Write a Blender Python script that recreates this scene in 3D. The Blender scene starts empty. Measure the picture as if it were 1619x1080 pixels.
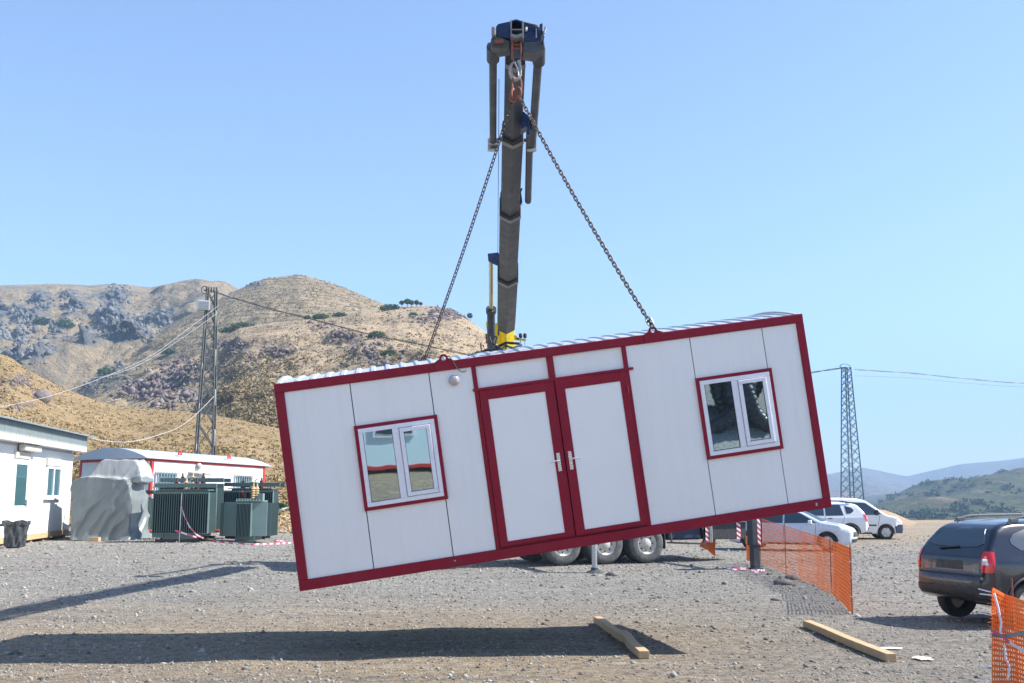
import bpy, bmesh, math, random
import numpy as np
from mathutils import Vector, Matrix
from mathutils.bvhtree import BVHTree
random.seed(7); rng=np.random.default_rng(7)
scn=bpy.context.scene; COL=scn.collection
R=math.radians
# ------------------------------------------------------------------ camera model
F=1650.0; TH=math.atan(245/F); CT,ST=math.cos(TH),math.sin(TH); CAMZ=2.0
def W(px,py,Y):                      # world point seen at photo pixel (px,py) standing at distance Y
    x=(px-809.5)/F; y=(540-py)/F
    d=(x,CT-y*ST,ST+y*CT); t=Y/d[1]
    return Vector((d[0]*t,Y,CAMZ+d[2]*t))
def pix(P):
    x,y,z=P[0],P[1],P[2]-CAMZ; dep=y*CT+z*ST
    return 809.5+F*x/dep, 540-F*(-y*ST+z*CT)/dep
def ss(a,b,x):
    t=np.clip((np.asarray(x,float)-a)/(b-a),0,1); return t*t*(3-2*t)
def g(x,y):                          # height of the yard
    x=np.asarray(x,float); y=np.asarray(y,float)
    z=.12*ss(26,30,y)+.23*ss(-4,-12,x)*ss(20,32,y)
    return z-26*ss(74,300,y)*ss(-5,30,x)
def G(px,py):
    lo=5;
    for k in range(3000):
        Y=5+k*.04; p=W(px,py,Y)
        if p.z<=float(g(p.x,p.y)): return p
    return W(px,py,60)
def PM(p): # px per metre at distance
    return F/p
# ------------------------------------------------------------------ value noise
def _h(ix,iy,iz,s):
    n=(ix.astype(np.int64)*374761393+iy.astype(np.int64)*668265263+iz.astype(np.int64)*2147483647+s*1274126177)&0xffffffff
    n=((n^(n>>13))*1274126177)&0xffffffff; n=((n^(n>>16))*2246822519)&0xffffffff
    return ((n^(n>>15))&0xffffff)/float(0xffffff)*2-1
def vn(p,s=0):
    i=np.floor(p).astype(np.int64); f=p-i; f=f*f*f*(f*(f*6-15)+10)
    x,y,z=i[...,0],i[...,1],i[...,2]; u,v,w=f[...,0],f[...,1],f[...,2]
    L=lambda a,b,t:a+(b-a)*t
    return L(L(L(_h(x,y,z,s),_h(x+1,y,z,s),u),L(_h(x,y+1,z,s),_h(x+1,y+1,z,s),u),v),
             L(L(_h(x,y,z+1,s),_h(x+1,y,z+1,s),u),L(_h(x,y+1,z+1,s),_h(x+1,y+1,z+1,s),u),v),w)
def fbm(p,o=4,s=0,ridge=False):
    a=1;r=0;t=0
    for k in range(o):
        n=vn(p,s+k*17)
        if ridge:n=1-2*np.abs(n)
        r=r+a*n;t+=a;a*=.5;p=p*2.03+3.1
    return r/t
# ------------------------------------------------------------------ materials
MATS={}
class NT:
    def __init__(s,name):
        s.m=bpy.data.materials.new(name); s.m.use_nodes=True; s.t=s.m.node_tree; s.n=s.t.nodes
        s.b=s.n['Principled BSDF']; s.out=s.n['Material Output']
    def new(s,t,**k):
        n=s.n.new(t)
        for a,v in k.items(): setattr(n,a,v)
        return n
    def link(s,a,b): s.t.links.new(a,b)
    def coord(s,kind='Object',scale=(1,1,1)):
        c=s.new('ShaderNodeTexCoord'); m=s.new('ShaderNodeMapping'); m.inputs['Scale'].default_value=scale
        s.link(c.outputs[kind],m.inputs[0]); return m.outputs[0]
    def noise(s,v,scale,detail=4,rough=.55,dist=0):
        n=s.new('ShaderNodeTexNoise'); s.link(v,n.inputs['Vector']); n.inputs['Scale'].default_value=scale
        n.inputs['Detail'].default_value=detail; n.inputs['Roughness'].default_value=rough; n.inputs['Distortion'].default_value=dist
        return n.outputs['Fac']
    def ramp(s,f,stops,interp='LINEAR'):
        r=s.new('ShaderNodeValToRGB'); s.link(f,r.inputs[0]); e=r.color_ramp.elements; r.color_ramp.interpolation=interp
        while len(e)<len(stops): e.new(.5)
        for i,(p,c) in enumerate(stops):
            e[i].position=p; e[i].color=(c if len(c)==4 else (*c,1)) if not isinstance(c,(int,float)) else (c,c,c,1)
        return r.outputs[0]
    def mix(s,f,a,b,mode='MIX'):
        m=s.new('ShaderNodeMix',data_type='RGBA',blend_type=mode)
        for sock,v in ((m.inputs['Factor'],f),(m.inputs['A'],a),(m.inputs['B'],b)):
            if isinstance(v,(int,float)): sock.default_value=v
            elif isinstance(v,tuple): sock.default_value=(*v,1) if len(v)==3 else v
            else: s.link(v,sock)
        return m.outputs['Result']
    def math(s,op,a,b=0,clamp=False):
        m=s.new('ShaderNodeMath',operation=op,use_clamp=clamp)
        for sock,v in ((m.inputs[0],a),(m.inputs[1],b)):
            if isinstance(v,(int,float)): sock.default_value=v
            else: s.link(v,sock)
        return m.outputs[0]
    def bump(s,h,strength,dist=.01,prev=None):
        b=s.new('ShaderNodeBump'); s.link(h,b.inputs['Height']); b.inputs['Strength'].default_value=strength; b.inputs['Distance'].default_value=dist
        if prev: s.link(prev,b.inputs['Normal'])
        return b.outputs[0]
    def set(s,**k):
        nm=dict(color='Base Color',rough='Roughness',metal='Metallic',normal='Normal',coat='Coat Weight',spec='Specular IOR Level',trans='Transmission Weight',alpha='Alpha',subs='Subsurface Weight')
        for a,v in k.items():
            i=s.b.inputs[nm[a]]
            if isinstance(v,(int,float)): i.default_value=v
            elif isinstance(v,tuple): i.default_value=(*v,1) if len(v)==3 else v
            else: s.link(v,i)
        return s
def mat(name,c,rough=.5,metal=0,var=.12,scale=3,bump=0,bscale=40,coat=0,dirt=None,dirt_amt=.35,spec=.5,bdist=.01):
    if name in MATS: return MATS[name]
    m=NT(name); v=m.coord()
    n=m.noise(v,scale,6,.6)
    col=m.mix(n,tuple(max(0,x*(1-var)) for x in c),tuple(min(1,x*(1+var)) for x in c))
    if dirt:
        f=m.ramp(m.noise(v,scale*1.7,8,.68,.6),[(.48,0.0),(.72,1.0)])
        col=m.mix(m.math('MULTIPLY',f,dirt_amt),col,dirt)
    r=m.ramp(m.noise(v,scale*4,4),[(.3,max(0,rough-.08)),(.7,min(1,rough+.1))])
    m.set(color=col,rough=r,metal=metal,coat=coat,spec=spec)
    if bump: m.set(normal=m.bump(m.noise(v,bscale,4),bump,bdist))
    MATS[name]=m.m; return m.m
M={}
M['crimson']=mat('crimson_paint',(.25,.003,.022),.5,0,.22,2.5,.12,30,dirt=(.2,.05,.05),dirt_amt=.2,spec=.3)
M['red']=mat('red_paint',(.55,.03,.02),.45,0,.1,3,dirt=(.3,.2,.15),dirt_amt=.2)
M['pvc']=mat('white_plastic',(.80,.80,.86),.3,0,.03,3,dirt=(.5,.48,.45),dirt_amt=.12)
M['steel']=mat('galvanised_steel',(.48,.49,.50),.42,.8,.2,12,dirt=(.2,.18,.15),dirt_amt=.3)
M['towersteel']=mat('dull_lattice_steel',(.12,.135,.13),.6,.2,.25,3,dirt=(.35,.33,.3),dirt_amt=.4)
M['satin']=mat('satin_handle',(.72,.72,.7),.28,.7,.05,20)
M['chain']=mat('chain_steel',(.085,.075,.07),.5,.6,.4,30,dirt=(.16,.07,.03),dirt_amt=.7)
M['rust']=mat('rusty_red_steel',(.24,.085,.06),.6,.2,.35,25,.2,60)
M['boom']=mat('boom_black_paint',(.055,.062,.072),.38,.15,.2,1.2,0,20,dirt=(.17,.185,.20),dirt_amt=.4,spec=.25)
M['edge']=mat('worn_bare_steel',(.24,.24,.235),.45,.5,.4,15)
M['black']=mat('black_rubber',(.02,.02,.021),.7,0,.2,10)
M['blue']=mat('dark_blue_paint',(.007,.022,.085),.35,.1,.3,6,dirt=(.15,.15,.16),dirt_amt=.25)
M['yellow']=mat('yellow_paint',(.80,.60,.01),.38,0,.08,4,dirt=(.25,.17,.05),dirt_amt=.45)
M['chrome']=mat('hydraulic_rod',(.62,.55,.33),.15,1,.1,5)
M['tyre']=mat('dusty_tyre',(.085,.09,.095),.85,0,.25,5,.3,40,dirt=(.24,.225,.2),dirt_amt=.7)
M['rim']=mat('dusty_rim',(.58,.55,.50),.5,0,.25,8,dirt=(.24,.2,.15),dirt_amt=.5)
M['green']=mat('transformer_green',(.105,.165,.155),.45,.1,.15,3,dirt=(.2,.22,.2),dirt_amt=.3)
M['greenlt']=mat('transformer_green_pale',(.18,.26,.245),.45,.1,.15,3,dirt=(.22,.24,.22),dirt_amt=.3)
M['ceramic']=mat('brown_ceramic',(.10,.03,.02),.2,0,.2,9)
M['ceramicw']=mat('cream_ceramic',(.6,.45,.25),.25,0,.2,9)
M['wood']=mat('raw_timber',(.50,.34,.19),.8,0,.25,6,.3,60)
M['orange']=mat('orange_net',(1.0,.22,.035),.55,0,.08,4)
M['silver']=mat('silver_trim',(.5,.5,.5),.3,.8,.05,5)
M['white']=mat('white_paint',(.78,.79,.80),.35,0,.05,2,coat=.3,dirt=(.5,.45,.38),dirt_amt=.15)
M['silverbody']=mat('silver_car_paint',(.62,.64,.70),.3,.2,.05,2,coat=.5)
M['plastic']=mat('black_plastic',(.03,.032,.035),.6,0,.15,5,dirt=(.2,.16,.12),dirt_amt=.3)
M['dusk']=mat('blue_black_plastic',(.02,.03,.07),.5,0,.15,5)
M['redlamp']=mat('red_lamp_lens',(.62,.01,.015),.15,0,.1,9,coat=1)
M['clearlamp']=mat('clear_lamp_lens',(.75,.77,.78),.12,.2,.05,9,coat=1)
M['bag']=mat('black_plastic_bag',(.06,.07,.08),.28,0,.4,9,.8,14,bdist=.03)
M['rockdark']=None
def node_grooved(name,c,pitch,axis,depth=.35,rough=.42,dirt=(.62,.62,.6),width=.06):
    m=NT(name); v=m.coord(); s=m.new('ShaderNodeSeparateXYZ'); m.link(v,s.inputs[0])
    f=m.math('FRACT',m.math('DIVIDE',s.outputs[axis],pitch))
    gr=m.ramp(f,[(0,0.0),(width,1.0),(1-width,1.0),(1,0.0)])
    n=m.noise(v,1.3,5); st=m.noise(m.coord(scale=(14,14,.7)),1,4)
    col=m.mix(n,tuple(x*.94 for x in c),c)
    col=m.mix(m.math('MULTIPLY',m.ramp(st,[(.5,0.0),(.75,1.0)]),.13),col,dirt)
    m.set(color=col,rough=rough,normal=m.bump(gr,depth,.004)); return m.m
M['panel']=node_grooved('ribbed_white_panel',(.88,.865,.85),.11,0)
M['door']=mat('smooth_white_sheet',(.88,.865,.85),.4,0,.03,1.2,dirt=(.6,.6,.6),dirt_amt=.1)
M['panelside']=node_grooved('ribbed_white_side_panel',(.78,.79,.80),.11,1)
M['corr']=node_grooved('corrugated_grey_sheet',(.34,.42,.44),.09,1,1,.5,(.25,.27,.25),.3)
M['whitewall']=node_grooved('wide_rib_white_panel',(.80,.80,.80),.2,1,.5)  # even white base colour, only the rib spacing is wider
M['roofw']=mat('white_roof_sheet',(.46,.50,.55),.4,.1,.06,2,dirt=(.4,.4,.4),dirt_amt=.15)
def glassy(name,c,refl,tint,rough=.02,bumpy=0,bs=1.2):
    m=NT(name); gl=m.new('ShaderNodeBsdfGlossy'); gl.inputs['Color'].default_value=(*tint,1); gl.inputs['Roughness'].default_value=rough
    m.set(color=c,rough=.3); mx=m.new('ShaderNodeMixShader'); mx.inputs[0].default_value=refl
    if bumpy:
        nn=m.bump(m.noise(m.coord(),bs,2),bumpy,.05); m.link(nn,gl.inputs['Normal'])
    m.link(m.b.outputs[0],mx.inputs[1]); m.link(gl.outputs[0],mx.inputs[2]); m.link(mx.outputs[0],m.out.inputs[0]); return m.m
M['mirror']=glassy('tinted_reflective_pane',(.01,.015,.018),.62,(.62,.80,.86),.015,.028,1.3)
M['glass']=glassy('dark_car_glass',(.012,.02,.03),.08,(.8,.95,1),.03)
M['cabglass']=glassy('teal_window_glass',(.03,.10,.11),.22,(.6,.9,.95),.05)
m=NT('frosted_lamp_glass'); m.set(color=(.55,.5,.5),rough=.12,coat=1,trans=.3); M['lampglass']=m.m
def tarp_mat():
    m=NT('silver_grey_tarpaulin'); v=m.coord(); sp=m.new('ShaderNodeSeparateXYZ'); m.link(v,sp.inputs[0])
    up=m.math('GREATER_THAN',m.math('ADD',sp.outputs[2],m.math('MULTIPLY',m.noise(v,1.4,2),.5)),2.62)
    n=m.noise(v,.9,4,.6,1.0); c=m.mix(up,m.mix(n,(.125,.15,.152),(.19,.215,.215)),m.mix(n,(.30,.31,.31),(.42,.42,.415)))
    mp=m.new('ShaderNodeMapping'); tc=m.new('ShaderNodeTexCoord'); m.link(tc.outputs['Object'],mp.inputs[0]); mp.inputs['Rotation'].default_value=(0,R(-28),0); mp.inputs['Scale'].default_value=(1.9,1.2,.8)
    b1=m.bump(m.noise(mp.outputs[0],.9,2,.45,.6),.35,.2)
    mp2=m.new('ShaderNodeMapping'); m.link(tc.outputs['Object'],mp2.inputs[0]); mp2.inputs['Rotation'].default_value=(0,R(-50),0); mp2.inputs['Scale'].default_value=(6,2,1.1)
    b2=m.bump(m.noise(mp2.outputs[0],.8,2,.5,.5),.35,.06,b1)
    m.set(color=c,rough=.38,metal=0.0,normal=b2); return m.m
M['tarp']=tarp_mat()
def tape_mat(name,axis,pitch,c1=(.62,.10,.20),c2=(.75,.68,.72),slope=0):
    m=NT(name); u=m.new('ShaderNodeUVMap'); s=m.new('ShaderNodeSeparateXYZ'); m.link(u.outputs[0],s.inputs[0])
    a=m.math('ADD',m.math('DIVIDE',s.outputs[0],pitch),m.math('MULTIPLY',s.outputs[1],slope)); f=m.math('FRACT',a)
    m.set(color=m.mix(m.ramp(f,[(.0,0.0),(.5,1.0)],'CONSTANT'),c1,c2),rough=.45); return m.m
M['tape']=tape_mat('red_white_tape',0,.45)
M['hazard']=tape_mat('red_white_hazard_stripes',0,.14,(.45,.03,.05),(.75,.72,.72),.6)
def rock_mat(name,c1,c2,c3,scale=1.5):
    m=NT(name); v=m.coord(); gi=m.new('ShaderNodeNewGeometry')
    a=m.ramp(gi.outputs['Random Per Island'],[(0,c1),(.5,c2),(1,c3)])
    n=m.noise(v,scale,6,.65); col=m.mix(n,a,tuple(x*.6 for x in c2),'MIX')
    col=m.mix(m.ramp(n,[(.35,.55),(.6,0.0)]),a,tuple(x*.5 for x in c2))
    m.set(color=col,rough=.92,normal=m.bump(m.noise(v,scale*5,5,.7),.6,.25/scale)); return m.m
M['stone']=rock_mat('gravel_stones',(.10,.095,.09),(.26,.245,.215),(.46,.435,.385),14)
M['rockpurple']=rock_mat('purple_brown_rock',(.09,.065,.07),(.18,.14,.14),(.31,.27,.25),.5)
M['rockblue']=rock_mat('blue_grey_rock',(.09,.10,.115),(.17,.18,.19),(.27,.26,.25),.12)
M['rocknear']=rock_mat('dark_yard_rock',(.08,.075,.075),(.15,.13,.12),(.22,.2,.18),6)
def leafmat(name,a,b,c):
    m=NT(name); gi=m.new('ShaderNodeNewGeometry'); m.set(color=m.ramp(gi.outputs['Random Per Island'],[(0,a),(.5,b),(1,c)]),rough=.85,spec=.2); return m.m
M['tuft']=leafmat('dry_tuft_blades',(.15,.10,.04),(.28,.20,.09),(.44,.33,.17))
M['scrub']=leafmat('olive_scrub_leaves',(.13,.105,.05),(.20,.16,.08),(.27,.21,.11))
M['leaf']=leafmat('bush_green_leaves',(.03,.06,.02),(.06,.10,.03),(.10,.15,.05))
M['bark']=mat('grey_bark',(.1,.08,.06),.9,0,.2,5)
# ------------------------------------------------------------------ mesh building
class MB:
    def __init__(s): s.v=[];s.f=[];s.uv={}
    def add(s,vs,fs,T=None):
        n=len(s.v)
        for p in vs:
            p=Vector(p); s.v.append(T@p if T else p)
        for f in fs: s.f.append(tuple(i+n for i in f))
        return n
    def box(s,c,d,T=None,rz=0,rot=None):
        x,y,z=d[0]/2,d[1]/2,d[2]/2; m=Matrix.Translation(c)@(rot.to_4x4() if rot else Matrix.Rotation(rz,4,'Z'))
        if T: m=T@m
        s.add([(-x,-y,-z),(x,-y,-z),(x,y,-z),(-x,y,-z),(-x,-y,z),(x,-y,z),(x,y,z),(-x,y,z)],
              [(0,3,2,1),(4,5,6,7),(0,1,5,4),(1,2,6,5),(2,3,7,6),(3,0,4,7)],m); return s
    def bb(s,a,b,T=None):
        return s.box([(a[i]+b[i])/2 for i in range(3)],[abs(b[i]-a[i]) for i in range(3)],T)
    def bar(s,a,b,w,h=None,T=None):     # rectangular bar between two points
        a=Vector(a);b=Vector(b);h=h or w;d=b-a;L=d.length
        if L<1e-6:return s
        q=d.to_track_quat('X','Z').to_matrix(); return s.box((a+b)/2,(L,w,h),T,rot=q)
    def tube(s,pts,r,n=8,T=None,cap=True,closed=False):
        pts=[Vector(p) for p in pts];N=len(pts); rs=r if isinstance(r,(list,tuple)) else [r]*N
        vs=[];pu=None
        for i,p in enumerate(pts):
            a=pts[(i-1)%N] if (i>0 or closed) else p; b=pts[(i+1)%N] if (i<N-1 or closed) else p
            t=(b-a).normalized()
            u=(pu-t*pu.dot(t)) if pu else (Vector((0,0,1)).cross(t) if abs(t.z)<.9 else Vector((1,0,0)).cross(t))
            u.normalize();w=t.cross(u);pu=u
            for k in range(n):
                an=2*math.pi*k/n; vs.append(p+(u*math.cos(an)+w*math.sin(an))*rs[i])
        fs=[]
        for i in range(N if closed else N-1):
            for k in range(n):
                j=(i+1)%N; fs.append((i*n+k,i*n+(k+1)%n,j*n+(k+1)%n,j*n+k))
        if cap and not closed: fs+= [tuple(range(n))[::-1],tuple((N-1)*n+k for k in range(n))]
        s.add(vs,fs,T); return s
    def lathe(s,prof,n=24,T=None,cap=True):      # prof (r,z) about z
        vs=[];N=len(prof)
        for r,z in prof:
            for k in range(n):
                a=2*math.pi*k/n; vs.append((r*math.cos(a),r*math.sin(a),z))
        fs=[(i*n+k,i*n+(k+1)%n,(i+1)*n+(k+1)%n,(i+1)*n+k) for i in range(N-1) for k in range(n)]
        if cap and prof[0][0]>1e-5: fs.append(tuple(range(n))[::-1])
        if cap and prof[-1][0]>1e-5: fs.append(tuple((N-1)*n+k for k in range(n)))
        s.add(vs,fs,T); return s
    def prism(s,poly,a,b,ax='y',T=None): # polygon in the plane perpendicular to ax, from a to b
        n=len(poly); mk={'y':lambda p,t:(p[0],t,p[1]),'x':lambda p,t:(t,p[0],p[1]),'z':lambda p,t:(p[0],p[1],t)}[ax]
        s.add([mk(p,a) for p in poly]+[mk(p,b) for p in poly],
              [tuple(range(n)),tuple(range(2*n-1,n-1,-1))]+[(i,i+n,(i+1)%n+n,(i+1)%n) for i in range(n)],T); return s
    def ribbon(s,pts,w,up=(0,0,1),th=0):  # flat strip with uv along length
        pts=[Vector(p) for p in pts]; up=Vector(up);L=0;n0=len(s.v)
        for i,p in enumerate(pts):
            if i:L+=(p-pts[i-1]).length
            wv=up[i] if False else up
            s.v+= [p-wv*w/2,p+wv*w/2]; s.uv[len(s.v)-2]=(L,0); s.uv[len(s.v)-1]=(L,1)
        for i in range(len(pts)-1):
            a=n0+2*i; s.f.append((a,a+2,a+3,a+1))
        return s
    def obj(s,name,m,parent=None,smooth=False,bevel=0,matrix=None,fixn=True):
        me=bpy.data.meshes.new(name); me.from_pydata([tuple(p) for p in s.v],[],s.f)
        if fixn:
            bm=bmesh.new();bm.from_mesh(me);bmesh.ops.recalc_face_normals(bm,faces=bm.faces);bm.to_mesh(me);bm.free()
        if s.uv:
            uv=me.uv_layers.new(name='UVMap')
            for l in me.loops: uv.data[l.index].uv=s.uv.get(l.vertex_index,(0,0))
        me.materials.append(m)
        if smooth:
            me.polygons.foreach_set('use_smooth',[True]*len(me.polygons))
            try: me.set_sharp_from_angle(angle=R(38))
            except Exception: pass
        o=bpy.data.objects.new(name,me); COL.objects.link(o)
        if parent: o.parent=parent
        if matrix: o.matrix_world=matrix
        if bevel:
            b=o.modifiers.new('bevel','BEVEL'); b.width=bevel; b.segments=2; b.limit_method='ANGLE'; b.angle_limit=R(40)
        return o
def raw(name,v,f,m,parent=None,smooth=False):
    me=bpy.data.meshes.new(name); v=np.asarray(v,dtype=np.float32); f=np.asarray(f,dtype=np.int32); k=f.shape[1]
    me.vertices.add(len(v)); me.vertices.foreach_set('co',v.ravel()); me.loops.add(f.size); me.loops.foreach_set('vertex_index',f.ravel())
    me.polygons.add(len(f)); me.polygons.foreach_set('loop_start',np.arange(0,f.size,k,dtype=np.int32)); me.polygons.foreach_set('loop_total',np.full(len(f),k,dtype=np.int32))
    if smooth: me.polygons.foreach_set('use_smooth',np.ones(len(f),dtype=bool))
    me.update(calc_edges=True); me.validate(); me.materials.append(m)
    o=bpy.data.objects.new(name,me); COL.objects.link(o)
    if parent:o.parent=parent
    return o
def tag(o,label=None,cat=None,group=None,kind=None):
    if label:o['label']=label
    if cat:o['category']=cat
    if group:o['group']=group
    if kind:o['kind']=kind
    return o
def thing(name,label,cat,loc=(0,0,0),rz=0,group=None,matrix=None):
    o=bpy.data.objects.new(name,None); COL.objects.link(o); o.empty_display_size=.2
    if matrix is not None:o.matrix_world=matrix
    else: o.location=loc;o.rotation_euler=(0,0,rz)
    return tag(o,label,cat,group)
def copy_tree(o,parent=None):
    c=o.copy();COL.objects.link(c)
    if parent:c.parent=parent
    for ch in o.children: copy_tree(ch,c)
    return c
def gridfaces(nu,nv,off=0):
    i,j=np.meshgrid(np.arange(nu-1),np.arange(nv-1),indexing='ij'); a=i*nv+j
    return np.stack([a,a+nv,a+nv+1,a+1],-1).reshape(-1,4)+off
# ------------------------------------------------------------------ world, sun, camera
SUN=Vector((1.05,.065,1.0)).normalized()
def lighting():
    w=bpy.data.worlds.new('World'); scn.world=w; w.use_nodes=True; nt=w.node_tree
    sk=nt.nodes.new('ShaderNodeTexSky'); sk.sky_type='NISHITA'; sk.sun_disc=False
    sk.sun_elevation=math.asin(SUN.z); sk.sun_rotation=math.atan2(SUN.x,SUN.y); sk.altitude=1200; sk.air_density=1.0; sk.dust_density=1.2; sk.ozone_density=2.6
    bg=nt.nodes['Background']; hs=nt.nodes.new('ShaderNodeMix'); hs.data_type='RGBA'; hs.blend_type='MULTIPLY'; hs.inputs['Factor'].default_value=1; hs.inputs['B'].default_value=(1.0,.97,1.0,1); nt.links.new(sk.outputs[0],hs.inputs['A']); nt.links.new(hs.outputs['Result'],bg.inputs[0]); bg.inputs[1].default_value=.118
    l=bpy.data.lights.new('sun','SUN'); l.energy=5.0; l.angle=R(.55); l.color=(1,.95,.87)
    o=bpy.data.objects.new('sun',l); COL.objects.link(o); o.rotation_euler=SUN.to_track_quat('Z','Y').to_euler(); o.location=(30,0,40)
    c=bpy.data.cameras.new('camera'); c.sensor_width=36; c.lens=36*F/1619; c.clip_end=20000; c.clip_start=.1
    co=bpy.data.objects.new('camera',c); COL.objects.link(co); co.location=(0,0,CAMZ); co.rotation_euler=(R(90)+TH,0,0); scn.camera=co
    scn.view_settings.view_transform='Standard'; scn.view_settings.look='None'; scn.view_settings.exposure=1.2; scn.view_settings.gamma=1
    scn.cycles.max_bounces=6; scn.cycles.volume_bounces=0
lighting()
# ------------------------------------------------------------------ ground
def ground():
    def spaced(knots):
        r=[]
        for (a,b,st) in knots: r.append(np.arange(a,b,st))
        return np.concatenate(r)
    xs=np.concatenate([[-5000,-2000,-900,-400,-200,-100,-60,-40],spaced([(-30,-12,.3),(-12,14,.11),(14,30,.3)]),[34,45,60,90,140,220,330,500,900,2000,5000]])
    ys=np.concatenate([[-600,-200,-80,-40,-25],spaced([(-18,8,.6),(8,22,.1),(22,45,.2),(45,97,1.0)]),[98,104,112,125,145,170,200,240,290,340,420,700,1500,3500,8000]])
    X,Y=np.meshgrid(xs,ys,indexing='ij'); P=np.stack([X,Y,X*0],-1)
    near=np.exp(-np.maximum(Y-45,0)/20)*(np.abs(X)<60)
    Z=g(X,Y)+near*(.022*fbm(P*.9,3,3)+.05*fbm(P*.23,2,5)+.012*np.maximum(0,fbm(P*4,3,9)))
    v=np.stack([X,Y,Z],-1).reshape(-1,3)
    m=NT('gravel_yard_ground'); c=m.coord('Object'); s=m.new('ShaderNodeSeparateXYZ'); m.link(c,s.inputs[0])
    y=s.outputs[1]; x=s.outputs[0]
    big=m.noise(c,.16,5,.6,.4); mid=m.noise(m.coord('Object',(.22,1.5,1)),1.1,7,.7); fine=m.noise(c,17,8,.78); vf=m.noise(c,70,5,.75)
    # tan track band in front, grey gravel behind, brown earth far right
    t1=m.math('SUBTRACT',1,m.ramp(m.math('DIVIDE',m.math('ADD',y,m.math('MULTIPLY',big,9)),40),[(.50,0.0),(.70,1.0)]))
    t2=m.ramp(m.math('DIVIDE',m.math('ADD',y,m.math('MULTIPLY',x,.35)),60),[(.62,0.0),(.9,.62)])
    tt=m.math('ADD',m.math('MULTIPLY',t1,.75),t2,True)
    tan=m.ramp(m.math('ADD',m.math('MULTIPLY',tt,.62),m.math('MULTIPLY',mid,.75)),[(.42,0.0),(.85,1.0)])
    grey=m.ramp(fine,[(.30,(.13,.128,.12)),(.5,(.31,.30,.275)),(.72,(.55,.53,.48))])
    soil=m.ramp(fine,[(.28,(.20,.15,.095)),(.5,(.40,.31,.205)),(.75,(.60,.49,.35))])
    far=m.mix(m.noise(c,.02,4),(.16,.15,.09),(.25,.2,.12))
    col=m.mix(tan,grey,soil)
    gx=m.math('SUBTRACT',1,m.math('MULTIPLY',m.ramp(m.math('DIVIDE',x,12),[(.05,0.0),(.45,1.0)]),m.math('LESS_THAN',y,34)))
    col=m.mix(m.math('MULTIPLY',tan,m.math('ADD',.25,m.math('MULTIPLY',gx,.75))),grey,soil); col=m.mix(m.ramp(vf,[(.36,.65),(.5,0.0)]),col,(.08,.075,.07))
    pink=m.ramp(m.noise(c,.45,3),[(.56,0.0),(.7,.3)]); col=m.mix(pink,col,(.30,.225,.205))
    col=m.mix(m.ramp(big,[(.3,.35),(.6,0.0)]),col,(.17,.165,.16)); col=m.mix(m.ramp(mid,[(.30,.5),(.46,0.0)]),col,(.13,.12,.11)); col=m.mix(m.ramp(mid,[(.54,0.0),(.70,.5)]),col,(.50,.45,.37))
    grit=m.ramp(m.noise(c,6.5,10,.82),[(.34,.42),(.5,1.0),(.66,1.5)]); col=m.mix(1.0,col,grit,'MULTIPLY')
    m.set(color=m.mix(m.ramp(m.math('DIVIDE',y,400),[(.25,0.0),(.6,1.0)]),col,far),rough=.95,spec=.2)
    b=m.bump(fine,.9,.09); b=m.bump(m.noise(c,38,5,.75),.9,.02,b); b=m.bump(mid,.4,.08,b); m.set(normal=b)
    o=raw('ground',v,gridfaces(len(xs),len(ys)),m.m,None,True); tag(o,kind='structure')
ground()
OCT=np.array([(1,0,0),(0,1,0),(-1,0,0),(0,-1,0),(0,0,1),(0,0,-1)],float)
OCF=np.array([(0,1,4),(1,2,4),(2,3,4),(3,0,4),(1,0,5),(2,1,5),(3,2,5),(0,3,5)])
_b=bmesh.new(); bmesh.ops.create_icosphere(_b,subdivisions=1,radius=1); ICO=np.array([v.co[:] for v in _b.verts]); ICF=np.array([[v.index for v in f.verts] for f in _b.faces]); _b.free()
_b=bmesh.new(); bmesh.ops.create_icosphere(_b,subdivisions=2,radius=1); ICO2=np.array([v.co[:] for v in _b.verts]); ICF2=np.array([[v.index for v in f.verts] for f in _b.faces]); _b.free()
def scatter(name,pos,size,m,base=ICO,fc=ICF,flat=.65,jit=.35,sink=.25,stretch=.35,parent=None):
    n=len(pos);k=len(base); B=np.repeat(base[None],n,0)*(1+rng.uniform(-jit,jit,(n,k,1)))
    S=np.stack([1+rng.uniform(-stretch,stretch,n),1+rng.uniform(-stretch,stretch,n),flat*(1+rng.uniform(-.3,.3,n))],-1)[:,None,:]
    B=B*S*np.asarray(size)[:,None,None]; a=rng.uniform(0,6.28,n); ca,sa=np.cos(a)[:,None],np.sin(a)[:,None]
    B=np.stack([B[...,0]*ca-B[...,1]*sa,B[...,0]*sa+B[...,1]*ca,B[...,2]],-1)+np.asarray(pos)[:,None,:]
    B[...,2]+=(np.asarray(size)*flat*(1-2*sink)*.5)[:,None]
    Fc=(fc[None]+(np.arange(n)*k)[:,None,None]).reshape(-1,fc.shape[1])
    return raw(name,B.reshape(-1,3),Fc,m,parent)
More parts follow.
